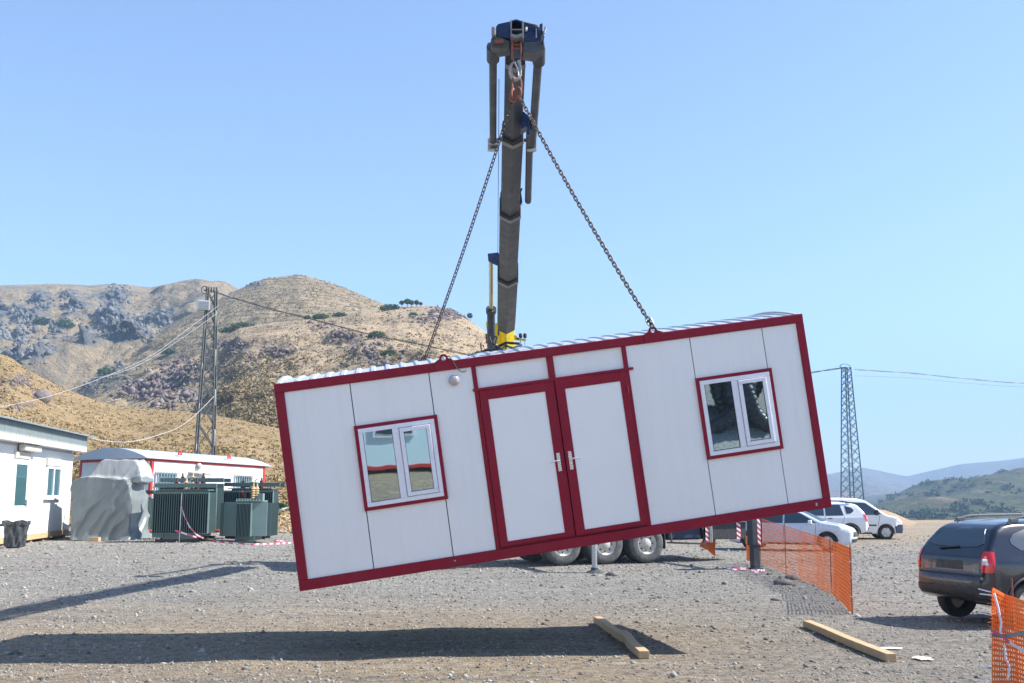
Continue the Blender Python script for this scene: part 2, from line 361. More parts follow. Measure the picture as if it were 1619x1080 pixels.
def gravel():
    n=230000; u=rng.uniform(0,1,n)
    Y=9.2*(52/9.2)**(u**.85); X=rng.uniform(-.54,.54,n)*Y
    P=np.stack([X,Y,X*0],-1); keep=(fbm(P*.5,3,2)+.75+.5*ss(15,21,Y)+rng.uniform(-.7,.7,n))>.0
    X,Y=X[keep],Y[keep]; n=len(X); sz=.005+.011*rng.exponential(.6,n)*(.85+.25*ss(14,24,Y))*(1+1.3*(rng.uniform(0,1,n)<.015)); sz=np.clip(sz*np.clip(Y/24,.9,1.15),.005,.07)
    pos=np.stack([X,Y,g(X,Y)-.004],-1)
    near=np.exp(-np.maximum(Y-45,0)/20); Q=np.stack([X,Y,X*0],-1)
    pos[:,2]+=near*(.022*fbm(Q*.9,3,3)+.05*fbm(Q*.23,2,5)+.012*np.maximum(0,fbm(Q*4,3,9)))
    tag(scatter('gravel',pos,sz,M['stone'],OCT,OCF,.7,.3),'loose grey and white stones strewn over the yard','gravel',kind='stuff')
gravel()
def gz(x,y):
    Q=np.array([[x,y,0.]]); near=math.exp(-max(y-45,0)/20)
    return float(g(x,y)+near*(.022*fbm(Q*.9,3,3)+.05*fbm(Q*.23,2,5)+.012*np.maximum(0,fbm(Q*4,3,9)))[0])
def Gz(px,py):
    p=G(px,py); p.z=gz(p.x,p.y); return p
# ------------------------------------------------------------------ hills
def hill_mat(name,grass,rock,shrub,sc,rocky,rows=None,dark=.5,tscale=1.0,rocknoise=(.5,.66)):
    m=NT(name); c=m.coord('Object'); at=m.new('ShaderNodeAttribute'); at.attribute_name='rock'
    n1=m.noise(c,.02*sc,5,.6); n2=m.noise(c,.11*sc,7,.7,.4); n3=m.noise(c,.7*sc*tscale,6,.72); n4=m.noise(c,.3*sc,5,.6)
    col=m.mix(n2,tuple(x*.78 for x in grass),tuple(min(1,x*1.2) for x in grass))
    col=m.mix(m.ramp(n1,[(.35,0.0),(.65,.6)]),col,shrub)
    col=m.mix(m.ramp(n3,[(.48,0.0),(.6,dark)]),col,tuple(x*.55 for x in shrub))
    if rows:
        w=m.new('ShaderNodeTexWave',wave_type='BANDS',bands_direction='Z'); m.link(c,w.inputs['Vector']); w.inputs['Scale'].default_value=rows; w.inputs['Distortion'].default_value=3.0; w.inputs['Detail'].default_value=3; w.inputs['Detail Scale'].default_value=.5
        col=m.mix(m.math('MULTIPLY',m.ramp(w.outputs['Fac'],[(.55,0.0),(.8,1.0)]),m.ramp(n4,[(.35,0.0),(.6,.6)])),col,tuple(x*.5 for x in shrub))
    rn=m.ramp(m.math('ADD',m.noise(c,.05*sc,8,.7,.5),m.math('MULTIPLY',at.outputs['Fac'],rocky)),[(rocknoise[0],0.0),(rocknoise[1],1.0)])
    rc=m.ramp(n3,[(.3,tuple(x*.6 for x in rock)),(.7,tuple(x*1.3 for x in rock))])
    col=m.mix(rn,col,rc)
    m.set(color=col,rough=.97,spec=.1,normal=m.bump(n3,.8,1.2/sc,m.bump(n2,.7,5/sc))); return m.m
LAY={}; RR=.42
def layer(name,ridge,base,dr,db,m,amp,fs,nu=260,nv=110,px0=None,px1=None,rockseeds=(),curve=1.0,gull=0,seed=0,back=1.5):
    rx=[p[0] for p in ridge];ry=[p[1] for p in ridge]; bx=[p[0] for p in base];by=[p[1] for p in base]
    px0=px0 if px0 is not None else rx[0]; px1=px1 if px1 is not None else rx[-1]
    PX=np.linspace(px0,px1,nu); V=np.concatenate([np.linspace(0,1,nv),1+np.linspace(.06,1,8)**1.3])
    pr=np.interp(PX,rx,ry); pb=np.interp(PX,bx,by)
    def wz(px,py,Y):
        x=(px-809.5)/F;y=(540-py)/F; dy=CT-y*ST; return x/dy*Y, CAMZ+(ST+y*CT)/dy*Y
    U,VV=np.meshgrid(PX,V,indexing='ij'); v1=np.clip(VV,0,1)
    xr,zr=wz(PX,pr,dr); xb,zb=wz(PX,pb,db)
    f=v1**curve
    Y=db+(dr-db)*v1; Z=zb[:,None]+(zr-zb)[:,None]*f; X=(U-809.5)/F/ (CT)*Y*1.0
    kx=(xb[:,None]/db)*(1-v1)+(xr[:,None]/dr)*v1; X=kx*Y
    over=np.maximum(VV-1,0); Y=Y+over*(dr-db)*back; X=X*(1+over*(dr-db)*back/dr*.4); Z=Z-over**1.3*(zr[:,None]-zb[:,None])*1.3-over*0
    P=np.stack([X,Y,Z],-1)
    env=np.clip(v1*6,0,1)*(1-.93*ss(.72,1,v1))
    n=fbm(P*fs,6,seed); rdg=fbm(P*fs*np.array([1,.5,.5])*.7,4,seed+50,True)
    Z=Z+env*amp*(n+gull*rdg); Y=Y-env*amp*1.2*fbm(P*fs*1.3,5,seed+9)
    rock=np.zeros_like(Z)
    for (sx,sy,rx_,ry_) in rockseeds:
        # image position of every vertex
        dep=Y*CT+(Z-CAMZ)*ST; ix=809.5+F*X/dep; iy=540-F*(-Y*ST+(Z-CAMZ)*CT)/dep
        rock=np.maximum(rock,np.exp(-((ix-sx)/rx_)**2-((iy-sy)/ry_)**2))
    Q3=np.stack([X,Y,Z*.6],-1); rk=fbm(Q3*fs*9,5,seed+4,True)+.5*fbm(Q3*fs*30,3,seed+5); rock=rock*np.clip(.55+1.1*fbm(Q3*fs*4,3,seed+6),0,1)
    cl=np.clip(env,0,1)*np.clip(1.15-VV,0,1)**.3
    Y=Y-rock*amp*RR*np.floor(rk*5)/5*cl-rock*amp*RR*.4*rk*cl; Z=Z+rock*amp*RR*.6*np.maximum(rk,-.3)*cl
    v=np.stack([X,Y,Z],-1)
    o=raw(name,v.reshape(-1,3),gridfaces(nu,len(V)),m,None,True); a=o.data.attributes.new('rock','FLOAT','POINT'); 
    if len(a.data)==rock.size: a.data.foreach_set('value',rock.ravel().astype(np.float32))
    tag(o,kind='structure')
    dep=v[...,1]*CT+(v[...,2]-CAMZ)*ST; LAY[name]=(PX,v,540-F*(-v[...,1]*ST+(v[...,2]-CAMZ)*CT)/dep,nv)
    return o
def on(name,px,py):
    PX,v,iy,nv=LAY[name]; i=int(np.clip(np.searchsorted(PX,px),0,len(PX)-1)); c=iy[i,:nv]; j=int(np.argmin(np.abs(c-py))); return v[i,j]
def uniform_on(name,n,x0,x1,y0,y1):
    PX,v,iy,nv=LAY[name]; out=[]
    pxs=rng.uniform(x0,x1,n); pys=rng.uniform(y0,y1,n)
    for a,b in zip(pxs,pys):
        i=int(np.clip(np.searchsorted(PX,a),0,len(PX)-2)); c=iy[i,:nv]
        if b<c.min(): continue
        j=int(np.argmin(np.abs(c-b))); j=min(j,nv-2); t=rng.uniform(0,1);s=rng.uniform(0,1)
        out.append(v[i,j]*(1-t)*(1-s)+v[i+1,j]*t*(1-s)+v[i,j+1]*(1-t)*s+v[i+1,j+1]*t*s)
    return np.array(out)
HA=hill_mat('far_slope',(.36,.28,.18),(.15,.155,.165),(.22,.19,.14),.4,.6,rows=None,dark=.35,tscale=.8,rocknoise=(.52,.66))
HB=hill_mat('cone_hill_slope',(.46,.36,.23),(.18,.17,.17),(.22,.18,.115),.5,.5,rows=.11,dark=.5,tscale=1.2,rocknoise=(.60,.75))
HC=hill_mat('mid_hill_slope',(.51,.395,.265),(.17,.14,.14),(.32,.25,.165),1.1,.5,None,.45,1.2,(.6,.74))
HD=hill_mat('foothill_slope',(.40,.295,.17),(.24,.19,.17),(.27,.195,.095),2.6,.5,None,.45,1.0,(.66,.78))
HE=hill_mat('distant_slope',(.30,.22,.17),(.17,.15,.14),(.10,.10,.08),.07,.3,None,.5,1,(.55,.7))
HF=hill_mat('wooded_slope',(.15,.14,.08),(.27,.2,.14),(.055,.08,.04),.22,.3,None,.8,1,(.58,.66))
def hills():
    layer('far_rocky_hills',[(-500,470),(-300,458),(0,453),(85,450),(142,453.5),(182,450.5),(239,455.5),(284,447),(312,444),(341,451),(366,461),(430,500),(520,560)],
        [(-500,797),(520,797)],760,330,HA,26,.011,620,300,rockseeds=[(65,475,18,14),(40,510,25,22),(10,530,22,20),(120,490,18,14),(185,475,20,26),(180,505,24,18),(250,500,24,12),(200,525,28,14),(140,532,12,10),(25,545,30,14),(60,555,20,12),(105,468,12,8),(0,490,12,12)],curve=1.0,gull=.5,seed=3)
    layer('cone_hill',[(60,640),(99,598),(170,561),(236,529),(307,495),(366,463),(400,448),(420,441),(447,438),(470,435),(498,440),(539,452.5),(587,472),(640,495),(720,540),(800,590)],
        [(60,800),(800,800)],520,240,HB,8,.02,420,190,rockseeds=[(402,450,14,5),(470,436,14,3),(175,590,26,18),(145,610,18,12)],curve=.9,gull=.3,seed=13)
    layer('tan_hill',[(120,650),(150,630),(200,608),(241,588),(312,562),(341,539),(378,518),(426,511),(480,506),(510,506),(545,500),(572,491),(605,490),(625,486),(649,484),(688,484),(714,491),(741,506),(765,524),(820,565),(900,640),(980,720)],
        [(120,812),(600,826),(980,980)],330,125,HC,5.5,.035,520,240,rockseeds=[(250,605,32,26),(300,590,30,22),(360,550,30,14),(370,590,36,16),(540,535,30,14),(575,560,30,16),(600,590,26,14),(500,520,14,6),(690,500,30,10),(725,500,14,5),(440,560,26,12),(350,630,40,14)],curve=.8,gull=.25,seed=23)
    layer('foothill',[(-400,500),(-150,525),(0,559),(17,565),(43,585),(85,607),(119,622),(148,632),(182,643),(227,648),(284,651),(341,658),(398,669),(440,678),(460,683),(520,706),(600,745),(700,790),(800,818)],
        [(-400,838),(500,838),(700,850),(800,900)],140,57,HD,2.2,.07,420,170,rockseeds=[(20,600,30,12),(60,625,14,12),(5,625,14,10),(35,640,22,10),(90,640,14,8)],curve=.95,gull=.2,seed=33)
    layer('distant_hills',[(780,775),(900,768),(1050,760),(1200,752),(1311,749),(1336,744),(1364,739),(1391,744),(1413,749),(1436,753),(1464,749),(1484,742),(1502,740),(1520,734),(1558,731),(1591,728),(1619,724),(1750,712),(2000,720)],
        [(780,822),(2000,822)],3900,1500,HE,60,.0022,260,90,curve=1.2,gull=.5,seed=43)
    layer('wooded_hill',[(1380,816),(1413,797),(1449,782),(1480,773),(1524,767),(1558,758),(1591,751),(1619,745),(1750,735),(2000,730)],
        [(1380,826),(2000,826)],1500,620,HF,22,.006,240,110,curve=1.0,gull=.4,seed=53)
    layer('earth_bank',[(1290,819),(1340,812),(1380,805),(1397,806),(1415,812),(1437,822),(1452,827),(1470,829),(1500,828),(1540,830),(1700,829)],
        [(1290,834),(1500,838),(1700,838)],77,66,mat('earth_bank_soil',(.30,.21,.13),.95,0,.3,.6,.6,2,bdist=.3),.25,.5,160,24,seed=63)
hills()
def blades(name,pos,size,m,k=7,label='',cat='',spread=1.0,up=1.0,parent=None,leaf=.5):
    n=len(pos); N=n*k; P=np.repeat(pos,k,0); S=np.repeat(size,k)
    d=rng.normal(0,1,(N,3)); d[:,2]=np.abs(d[:,2])*up; d/=np.linalg.norm(d,axis=1)[:,None]
    c=P+d*S[:,None]*rng.uniform(.25,.8,(N,1))*np.array([spread,spread,1]); a=rng.normal(0,1,(N,3)); a/=np.linalg.norm(a,axis=1)[:,None]; b=np.cross(d,a); b/=np.linalg.norm(b,axis=1)[:,None]+1e-6
    s=S[:,None]*leaf
    v=np.stack([c-a*s*.6,c+b*s*.5,c+a*s*.6,c-b*s*.5],1).reshape(-1,3); f=np.arange(N*4).reshape(-1,4)
    return raw(name,v,f,m,parent)
ROCKS={'tan_hill':.40,'far_rocky_hills':.16,'cone_hill':.22,'foothill':.45}
def vegetation():
    p=uniform_on('foothill',13000,-60,700,556,830); tag(blades('dry_grass',p,rng.uniform(.14,.42,len(p)),M['tuft'],7,up=.6,leaf=.42),'dry golden tufts dotting the nearest slope','grass',kind='stuff')
    p=uniform_on('tan_hill',9000,150,800,486,720); q=uniform_on('tan_hill',2600,340,470,560,700); p=np.concatenate([p,q]); tag(blades('low_scrub',p,rng.uniform(.2,.8,len(p)),M['scrub'],5,up=.6,leaf=.5),'small olive scrub over the tan hillside','scrub',kind='stuff')
    p=uniform_on('cone_hill',9000,90,720,437,620); tag(blades('hill_scrub',p,rng.uniform(.5,1.3,len(p)),M['scrub'],4,up=.6,leaf=.5),'faint rows of scrub on the cone-shaped hill','scrub',kind='stuff')
    # rocks
    def rocks(name,lay,cl,m,label,fl=.9):
        ps=[];sz=[]
        for (x,y,sx,sy,n,s0) in cl:
            for k in range(int(n*(4 if lay=='far_rocky_hills' else 2.2))):
                px=x+rng.normal(0,sx);py=y+rng.normal(0,sy); q=on(lay,px,py); 
                if abs(pix(q)[1]-py)>6: continue
                ps.append(q); sz.append(s0*rng.uniform(.2,1)**2.2*ROCKS[lay])
        tag(scatter(name,np.array(ps),np.array(sz),m,OCT,OCF,fl,.40,.45,.45),label,'rocks',kind='stuff')
    rocks('hillside_rocks','tan_hill',[(240,612,22,14,150,3.4),(275,590,22,12,120,2.8),(262,625,22,9,110,3),(310,585,18,10,60,2),(355,548,24,9,60,1.6),(375,570,24,12,70,1.8),(545,530,16,8,40,2),(585,555,22,16,120,2),(605,590,18,12,60,1.6),(515,512,10,4,20,2),(700,492,14,4,40,2.4),(725,499,8,4,24,2.2),(670,505,18,6,40,1.8),(430,560,20,8,50,1.5),(450,600,80,40,160,.8),(560,540,110,26,260,.9),(205,620,16,8,30,1.8)],M['rockpurple'],'purple brown outcrop stones on the tan hillside')
    rocks('crag_rocks','far_rocky_hills',[(65,478,9,8,26,12),(38,500,12,8,26,12),(12,532,14,12,50,13),(45,540,16,10,40,13),(118,490,8,6,20,12),(182,470,9,9,40,12),(176,492,9,7,30,12),(255,500,9,6,26,12),(215,515,18,7,36,12),(200,528,18,6,36,11),(140,532,6,5,14,9),(25,560,16,8,30,12),(75,505,30,26,40,6),(150,500,40,24,50,5),(105,465,20,8,30,6),(230,475,30,14,30,5),(180,455,6,3,12,8),(95,520,10,7,24,10)],M['rockblue'],'blue grey crags standing on the far slope',1.15)
    rocks('gully_rocks','cone_hill',[(178,585,13,10,40,7),(150,605,14,8,36,6),(130,612,10,6,18,5),(402,450,9,3,26,5),(470,437,8,1.5,16,3),(240,560,40,16,24,3),(300,540,36,20,30,2.4)],M['rockblue'],'blue grey rocks along the gully of the cone-shaped hill')
    rocks('foothill_rocks','foothill',[(10,603,12,4,34,.8),(30,604,9,4,26,.8),(12,622,10,6,24,.7),(28,648,8,4,14,.8),(50,640,30,14,40,.45),(90,610,8,3,12,.7),(120,650,30,14,26,.35),(45,590,20,8,24,.4)],M['rockpurple'],'pinkish stones among the tufts of the nearest slope')
    q=on('foothill',63,633); o=scatter('boulder',np.array([[q[0],q[1],q[2]+.1]]),np.array([.95]),M['rockpurple'],ICO2,ICF2,1.25,.16,.3,.1); tag(o,'large pinkish boulder on the nearest slope above the left cabin','boulder')
    # bushes
    def bush(px,py,lay,s,label,w=1.6):
        q=on(lay,px,py); o=thing('bush',label,'bush',q,group='green bushes on the hills')
        n=int(260); d=rng.normal(0,1,(n,3)); d/=np.linalg.norm(d,axis=1)[:,None]; r=rng.uniform(.3,1,n)**.5
        lob=1+.35*fbm(d*1.7+px,2,int(px)); P=d*(r*lob)[:,None]*np.array([s*w,s,s*.8]); P[:,2]=np.abs(P[:,2])
        blades('foliage',P,np.full(n,s*.22),M['leaf'],3,parent=o,leaf=.9)
        t=MB(); 
        for k in range(4): t.tube([(0,0,-.2*s),(random.uniform(-.5,.5)*s,random.uniform(-.3,.3)*s,.6*s)],[.07*s,.02*s],5)
        t.obj('stem',M['bark'],o)
    bush(262,560,'tan_hill' if False else 'cone_hill',2.6,'round green bush alone in the gully left of the lattice tower',1.1)
    bush(362,521,'tan_hill',2.0,'long green bush on the ridge nearest the lattice tower',1.8)
    bush(381,518,'tan_hill',1.9,'long green bush on the ridge, second from the lattice tower',2.2)
    bush(505,503,'tan_hill',1.8,'green bush under the power cable at the ridge notch',1.5)
    bush(537,497,'tan_hill',1.6,'dark bush on the ridge right of the power cable crossing',1.6)
    bush(485,503,'tan_hill',1.3,'small bush leftmost in the ridge notch',1)
    bush(617,490,'tan_hill',2.0,'bright green bush on the saddle below the row of blue-green trees',1.7)
    bush(592,534,'tan_hill',1.7,'green bush mid slope just below the power cable',1.3)
    bush(652,499,'tan_hill',1.1,'small grey green bush high on the right shoulder of the tan hill',1.2)
    bush(613,563,'tan_hill',1.3,'olive bush beside the reddish scree of the tan hill',1.4)
    bush(512,615,'tan_hill',1.2,'pale bush low on the slope just above the hanging cabin roof',1.3) if False else None
    bush(168,592,'cone_hill',3.0,'green bush at the mouth of the dark gully',1)
    bush(72,514,'far_rocky_hills',4.5,'green bush among the blue grey crags, the left one of two',1.3)
    bush(104,516,'far_rocky_hills',4.5,'green bush among the blue grey crags, the right one of two',1.2)
    bush(440,806,'foothill',.55,'green bush behind the coil pile next to the hanging cabin',1.2)
    def tree(px,py,lay,s,label):
        q=on(lay,px,py); o=thing('tree',label,'tree',q,group='small trees along the hill crest')
        n=200; d=rng.normal(0,1,(n,3)); d/=np.linalg.norm(d,axis=1)[:,None]; r=rng.uniform(.2,1,n)**.5
        P=d*(r*(1+.35*fbm(d*1.6+px,2,int(px)*3)))[:,None]*np.array([s*.55,s*.5,s*.5]); P[:,2]+=s*1.0
        blades('crown',P,np.full(n,s*.16),M['leaf'],3,parent=o,leaf=.9)
        t=MB().tube([(0,0,-.3*s),(.03*s,0,.4*s),(0,0,s)],[.07*s,.05*s,.02*s],6)
        for k in range(4): t.tube([(0,0,.5*s),(random.uniform(-.4,.4)*s,random.uniform(-.3,.3)*s,1.1*s)],[.04*s,.01*s],5)
        t.obj('trunk',M['bark'],o)
    for px,w in ((634,'first'),(642,'second'),(650,'third'),(657,'fourth')):
        tree(px,486,'tan_hill',1.5 if px!=642 else 1.9,f'small blue-green tree on the crest, {w} from the left in its row')
    tree(664,486,'tan_hill',1.1,'smallest blue-green tree at the right end of the row on the crest')
    tree(743,508,'tan_hill',1.7,'lone small tree on the right shoulder of the hill beside the crane ram')
vegetation()
def far_woods():
    p=uniform_on('wooded_hill',2600,1385,1800,745,822); f=fbm(p*.006,3,3)+rng.uniform(-.35,.35,len(p)); p=p[f>-.05]
    tag(blades('hillside_woods',p,rng.uniform(2.5,6,len(p)),M['woods'],22,up=.6,leaf=.38),'dark green scrub woods covering the right hill','woods',kind='stuff')
M['woods']=leafmat('woods_leaves',(.02,.04,.02),(.035,.06,.025),(.06,.085,.035))
far_woods()
# ------------------------------------------------------------------ the hanging cabin
CO=Vector((-2.64,13.29,.83)); CU=Vector((6.89,.72,1.03)).normalized(); CV=Vector((-.32,-.24,2.56)); CV=(CV-CU*CV.dot(CU)).normalized(); CN=CU.cross(CV)
CM=Matrix.Translation(CO)@Matrix((CU,-CN,CV)).transposed().to_4x4()     # local x along the front, y into the depth, z up
def C3(u,w,v): return CM@Vector((u,w,v))
def wave(n0,n1,step,z0,h,half=.35):    # trapezoidal sheet profile
    pts=[];x=n0
    while x<n1-1e-6:
        pts+= [(x,z0),(x+step*.62,z0),(x+step*.70,z0+h),(x+step*.92,z0+h)]; x+=step
    pts.append((n1,z0)); return pts
def cabin():
    t=thing('portable_cabin','white portable cabin with crimson steel frame hanging tilted from two chains','cabin',matrix=CM)
    W7,D3,H=7.0,3.0,2.6
    f=MB()
    for w0,w1 in ((0,.11),(D3-.11,D3)):
        f.bb((0,w0,0),(W7,w1,.13)); f.bb((0,w0,H-.115),(W7,w1,H))
        f.bb((0,w0,.13),(.115,w1,H-.115)); f.bb((W7-.10,w0,.13),(W7,w1,H-.115))
    for u0,u1 in ((0,.11),(W7-.11,W7)):
        f.bb((u0,.11,0),(u1,D3-.11,.13)); f.bb((u0,.11,H-.115),(u1,D3-.11,H))
    f.obj('frame',M['crimson'],t,bevel=.008)
    # slim posts and rails round the double door
    f=MB(); f.bb((2.50,.012,.13),(2.555,.06,H-.115)); f.bb((4.49,.012,.13),(4.545,.06,H-.115)); f.bb((3.485,.012,2.2),(3.57,.06,H-.115)); f.bb((2.48,-.012,2.165),(4.60,.055,2.2))
    f.bb((2.555,.03,.13),(4.49,.07,.155))
    f.obj('door_frame',M['crimson'],t,bevel=.004)
    b=MB(); b.bb((.115,.085,.13),(W7-.10,.10,H-.115)); b.obj('wall_core',M['plastic'],t)
    for a,c in ((.115,.936),(.944,1.946),(1.954,2.50),(4.545,5.416),(5.424,6.416),(6.424,6.90)):
        MB().bb((a+.002,.03,.132),(c-.002,.083,H-.117)).obj('wall_panel',M['panel'],t,bevel=.002)
    for a,c in ((2.557,3.483),(3.572,4.488)): MB().bb((a,.045,2.202),(c,.083,H-.117)).obj('transom_panel',M['panel'],t)
    for u0,u1 in ((.02,.07),(W7-.07,W7-.02)): MB().bb((u0,.112,.132),(u1,D3-.112,H-.117)).obj('side_wall',M['panelside'],t)
    MB().bb((.115,D3-.08,.132),(W7-.10,D3-.03,H-.117)).obj('rear_wall',M['panel'],t)
    fl=MB().bb((.112,.112,.02),(W7-.112,D3-.112,.09))
    for k in range(11): fl.bb((.5+.6*k,.112,-.0),(.56+.6*k,D3-.112,.02))
    fl.obj('floor',M['plastic'],t)
    # arched ribbed roof
    prof=wave(.12,W7-.1,.1944,0,.019); n=len(prof); K=12; vs=[]
    for th in (0,.012):
        for k in range(K+1):
            w=.125+(D3-.25)*k/K; a=.135*(1-((w-1.5)/1.5)**2)-.032
            for (x,z) in prof: vs.append((x,w,H+a+z-th))
    fs=[(k*n+i,k*n+i+1,(k+1)*n+i+1,(k+1)*n+i) for k in range(K) for i in range(n-1)]; o2=(K+1)*n
    fs+=[tuple(x+o2 for x in reversed(q)) for q in fs]; fs+=[(i,i+o2,i+1+o2,i+1) for i in range(n-1)]
    r=MB(); r.add(vs,fs); rf=r.obj('roof',M['roofw'],t,fixn=False)
    for u in (.04,W7-.08): 
        g2=MB(); pl=[(.04,H)]+[(.04+2.92*k/12,H+.15*(1-((.04+2.92*k/12-1.5)/1.5)**2)) for k in range(13)]+[(2.96,H)]
        g2.prism(pl,u,u+.04,'x'); g2.obj('roof_end',M['roofw'],t)
    # windows
    for u in (.92,5.41):
        w=1.06 if u<2 else 1.05; v0,v1=.86,1.94; wn=MB()
        wn.bb((u,-.004,v0),(u+w,.03,v0+.045));wn.bb((u,-.004,v1-.045),(u+w,.03,v1));wn.bb((u,-.004,v0+.045),(u+.045,.03,v1-.045));wn.bb((u+w-.045,-.004,v0+.045),(u+w,.03,v1-.045))
        wo=wn.obj('window',M['crimson'],t,bevel=.002)
        a,b_,c,d=u+.045,u+w-.045,v0+.045,v1-.045; mid=u+.515
        p=MB(); y0,y1=-.012,.029
        p.bb((a,y0,c),(b_,y1,c+.055));p.bb((a,y0,d-.055),(b_,y1,d));p.bb((a,y0,c+.055),(a+.055,y1,d-.055));p.bb((b_-.055,y0,c+.055),(b_,y1,d-.055));p.bb((mid-.045,y0,c+.055),(mid+.04,y1,d-.055))
        p.obj('frame',M['pvc'],wo,bevel=.006)
        s=MB(); e,h,i,j=mid+.046,b_-.061,c+.061,d-.061; y0,y1=-.03,.028
        s.bb((e,y0,i),(h,y1,i+.052));s.bb((e,y0,j-.052),(h,y1,j));s.bb((e,y0,i+.052),(e+.052,y1,j-.052));s.bb((h-.052,y0,i+.052),(h,y1,j-.052)); s.obj('sash',M['pvc'],wo,bevel=.007)
        for (x0,x1,z0,z1,yy) in ((a+.055,mid-.045,c+.055,d-.055,.0),(e+.052,h-.052,i+.052,j-.052,-.012)):
            q=MB(); til=math.tan(R(.15 if u<2 else -.6)); zc=(z0+z1)/2
            q.add([(x0-.003,yy+(z0-zc)*til,z0-.003),(x1+.003,yy+(z0-zc)*til,z0-.003),(x1+.003,yy+(z1-zc)*til,z1+.003),(x0-.003,yy+(z1-zc)*til,z1+.003)],[(0,1,2,3)])
            po=q.obj('pane',M['mirror'],wo,fixn=False)
            k=MB(); k.bb((x0,yy-.008,z0),(x0+.005,yy+.012,z1));k.bb((x1-.005,yy-.008,z0),(x1,yy+.012,z1));k.bb((x0,yy-.012,z0),(x1,yy+.01,z0+.005)); k.obj('gasket',M['black'],wo)
    # doors
    for (a,b_,p0,p1,hx,dr) in ((2.558,3.535,2.66,3.405,3.455,-1),(3.545,4.487,3.665,4.40,3.605,1)):
        d=MB(); y0=-.004 if dr<0 else -.022; z0,z1=.16,2.162
        d.bb((a,y0,z0),(p0,.04,z1)); d.bb((p1,y0,z0),(b_,.04,z1)); d.bb((p0,y0,z0),(p1,.04,.215)); d.bb((p0,y0,2.04),(p1,.04,z1))
        do=d.obj('door',M['crimson'],t,bevel=.003)
        MB().bb((p0,y0+.012,.215),(p1,.03,2.04)).obj('door_panel',M['door'],do)
        h=MB(); h.prism([(hx-.022,1.0),(hx+.022,1.0),(hx+.022,1.235),(hx-.022,1.235)],y0-.009,y0-.001,'y'); 
        h.tube([(hx,y0-.005,1.14),(hx,y0-.055,1.14),(hx+dr*.03,y0-.062,1.14),(hx+dr*.12,y0-.058,1.137)],.010,8)
        h.lathe([(.011,0),(.011,.012)],10,Matrix.Translation((hx,y0-.003,1.05))@Matrix.Rotation(R(90),4,'X'))
        h.obj('handle',M['satin'],do,bevel=.001)
        xx=a+.004 if dr<0 else b_-.004
        for z in (.35,1.92): MB().tube([(xx,y0-.006,z-.05),(xx,y0-.006,z+.05)],.011,8).obj('hinge',M['crimson'],do)
    # lifting lugs
    for (u,w) in ((2.16,.0),(4.93,.0),(1.98,D3+.012),(4.93,D3+.012)):
        l=MB(); pr=[(-.125,2.49),(.125,2.49),(.075,2.64)]+[(.065*math.cos(a),2.64+.055*math.sin(a)) for a in np.linspace(0,math.pi,9)]+[(-.075,2.64)]
        ho=[(.03*math.cos(a),2.665+.03*math.sin(a)) for a in np.linspace(0,2*math.pi,17)[:-1]]
        # ring of quads round the hole
        N=32; out=[];inn=[]
        for k in range(N):
            a=2*math.pi*k/N; c_,s_=math.cos(a),math.sin(a); z=2.64
            if s_>=-.15: rr=.056; P=(rr*c_,z+rr*s_)
            else:
                tt=min((z-2.49)/(-s_),.2); x=tt*c_; P=(max(-.125,min(.125,x)),z+tt*s_)
            out.append(P); inn.append((.028*c_,z+.028*s_))
        vs=[(u+p[0],w+y,p[1]) for y in (-.014,-.002) for p in out+inn]; q=2*N; fs=[]
        for k in range(N):
            j=(k+1)%N; fs+=[(k,j,N+j,N+k),(q+k,q+N+k,q+N+j,q+j),(k,q+k,q+j,j),(N+k,N+j,q+N+j,q+N+k)]
        l.add(vs,fs); l.obj('lifting_lug',M['crimson'],t)
    # round bulkhead lamp with loose lead
    T=CM; L=Matrix.Translation((2.255,.028,2.345))@Matrix.Rotation(R(90),4,'X')
    lm=MB().lathe([(.088,0),(.092,.01),(.09,.02),(.078,.026)],32,L).obj('bulkhead_lamp',M['pvc'],t,True)
    MB().lathe([(.074,.022),(.068,.045),(.05,.062),(.025,.070),(0.0001,.072)],32,L).obj('lamp_shade',M['lampglass'],lm,True)
    c=MB(); c.tube([(2.20,.05,2.66),(2.235,-.01,2.66),(2.275,-.02,2.58),(2.31,-.022,2.49),(2.36,-.02,2.44),(2.40,.0,2.435)],.007,6); c.tube([(2.40,.0,2.435),(2.43,.02,2.445)],.004,6)
    c.tube([(1.98,.3,2.72),(2.06,.08,2.69),(2.12,.02,2.66),(2.20,.05,2.66)],.004,5)
    c.obj('lamp_cable',M['black'],t)
    k=MB(); k.tube([(2.5,.25,2.65),(2.7,.5,2.69),(2.95,.4,2.68),(3.05,.6,2.72),(3.1,.3,2.67),(3.25,.5,2.70)],.014,6)
    k.tube([(2.75,.5,2.70),(2.85,.3,2.68),(2.92,.35,2.84),(2.83,.45,2.90),(2.84,.42,2.78),(2.95,.2,2.66)],.014,6)
    k.tube([(2.9,.55,2.71),(3.05,.5,2.76),(3.22,.45,2.72)],.02,6); k.obj('roof_cable',M['black'],t)
    MB().bb((6.78,.0,.05),(6.80,-.006,.09)).obj('bolt_head',M['steel'],t); MB().bb((1.95,-.003,.07),(1.97,.0,.085)).obj('bolt_head',M['steel'],t)
TILT=-1.0
cabin()
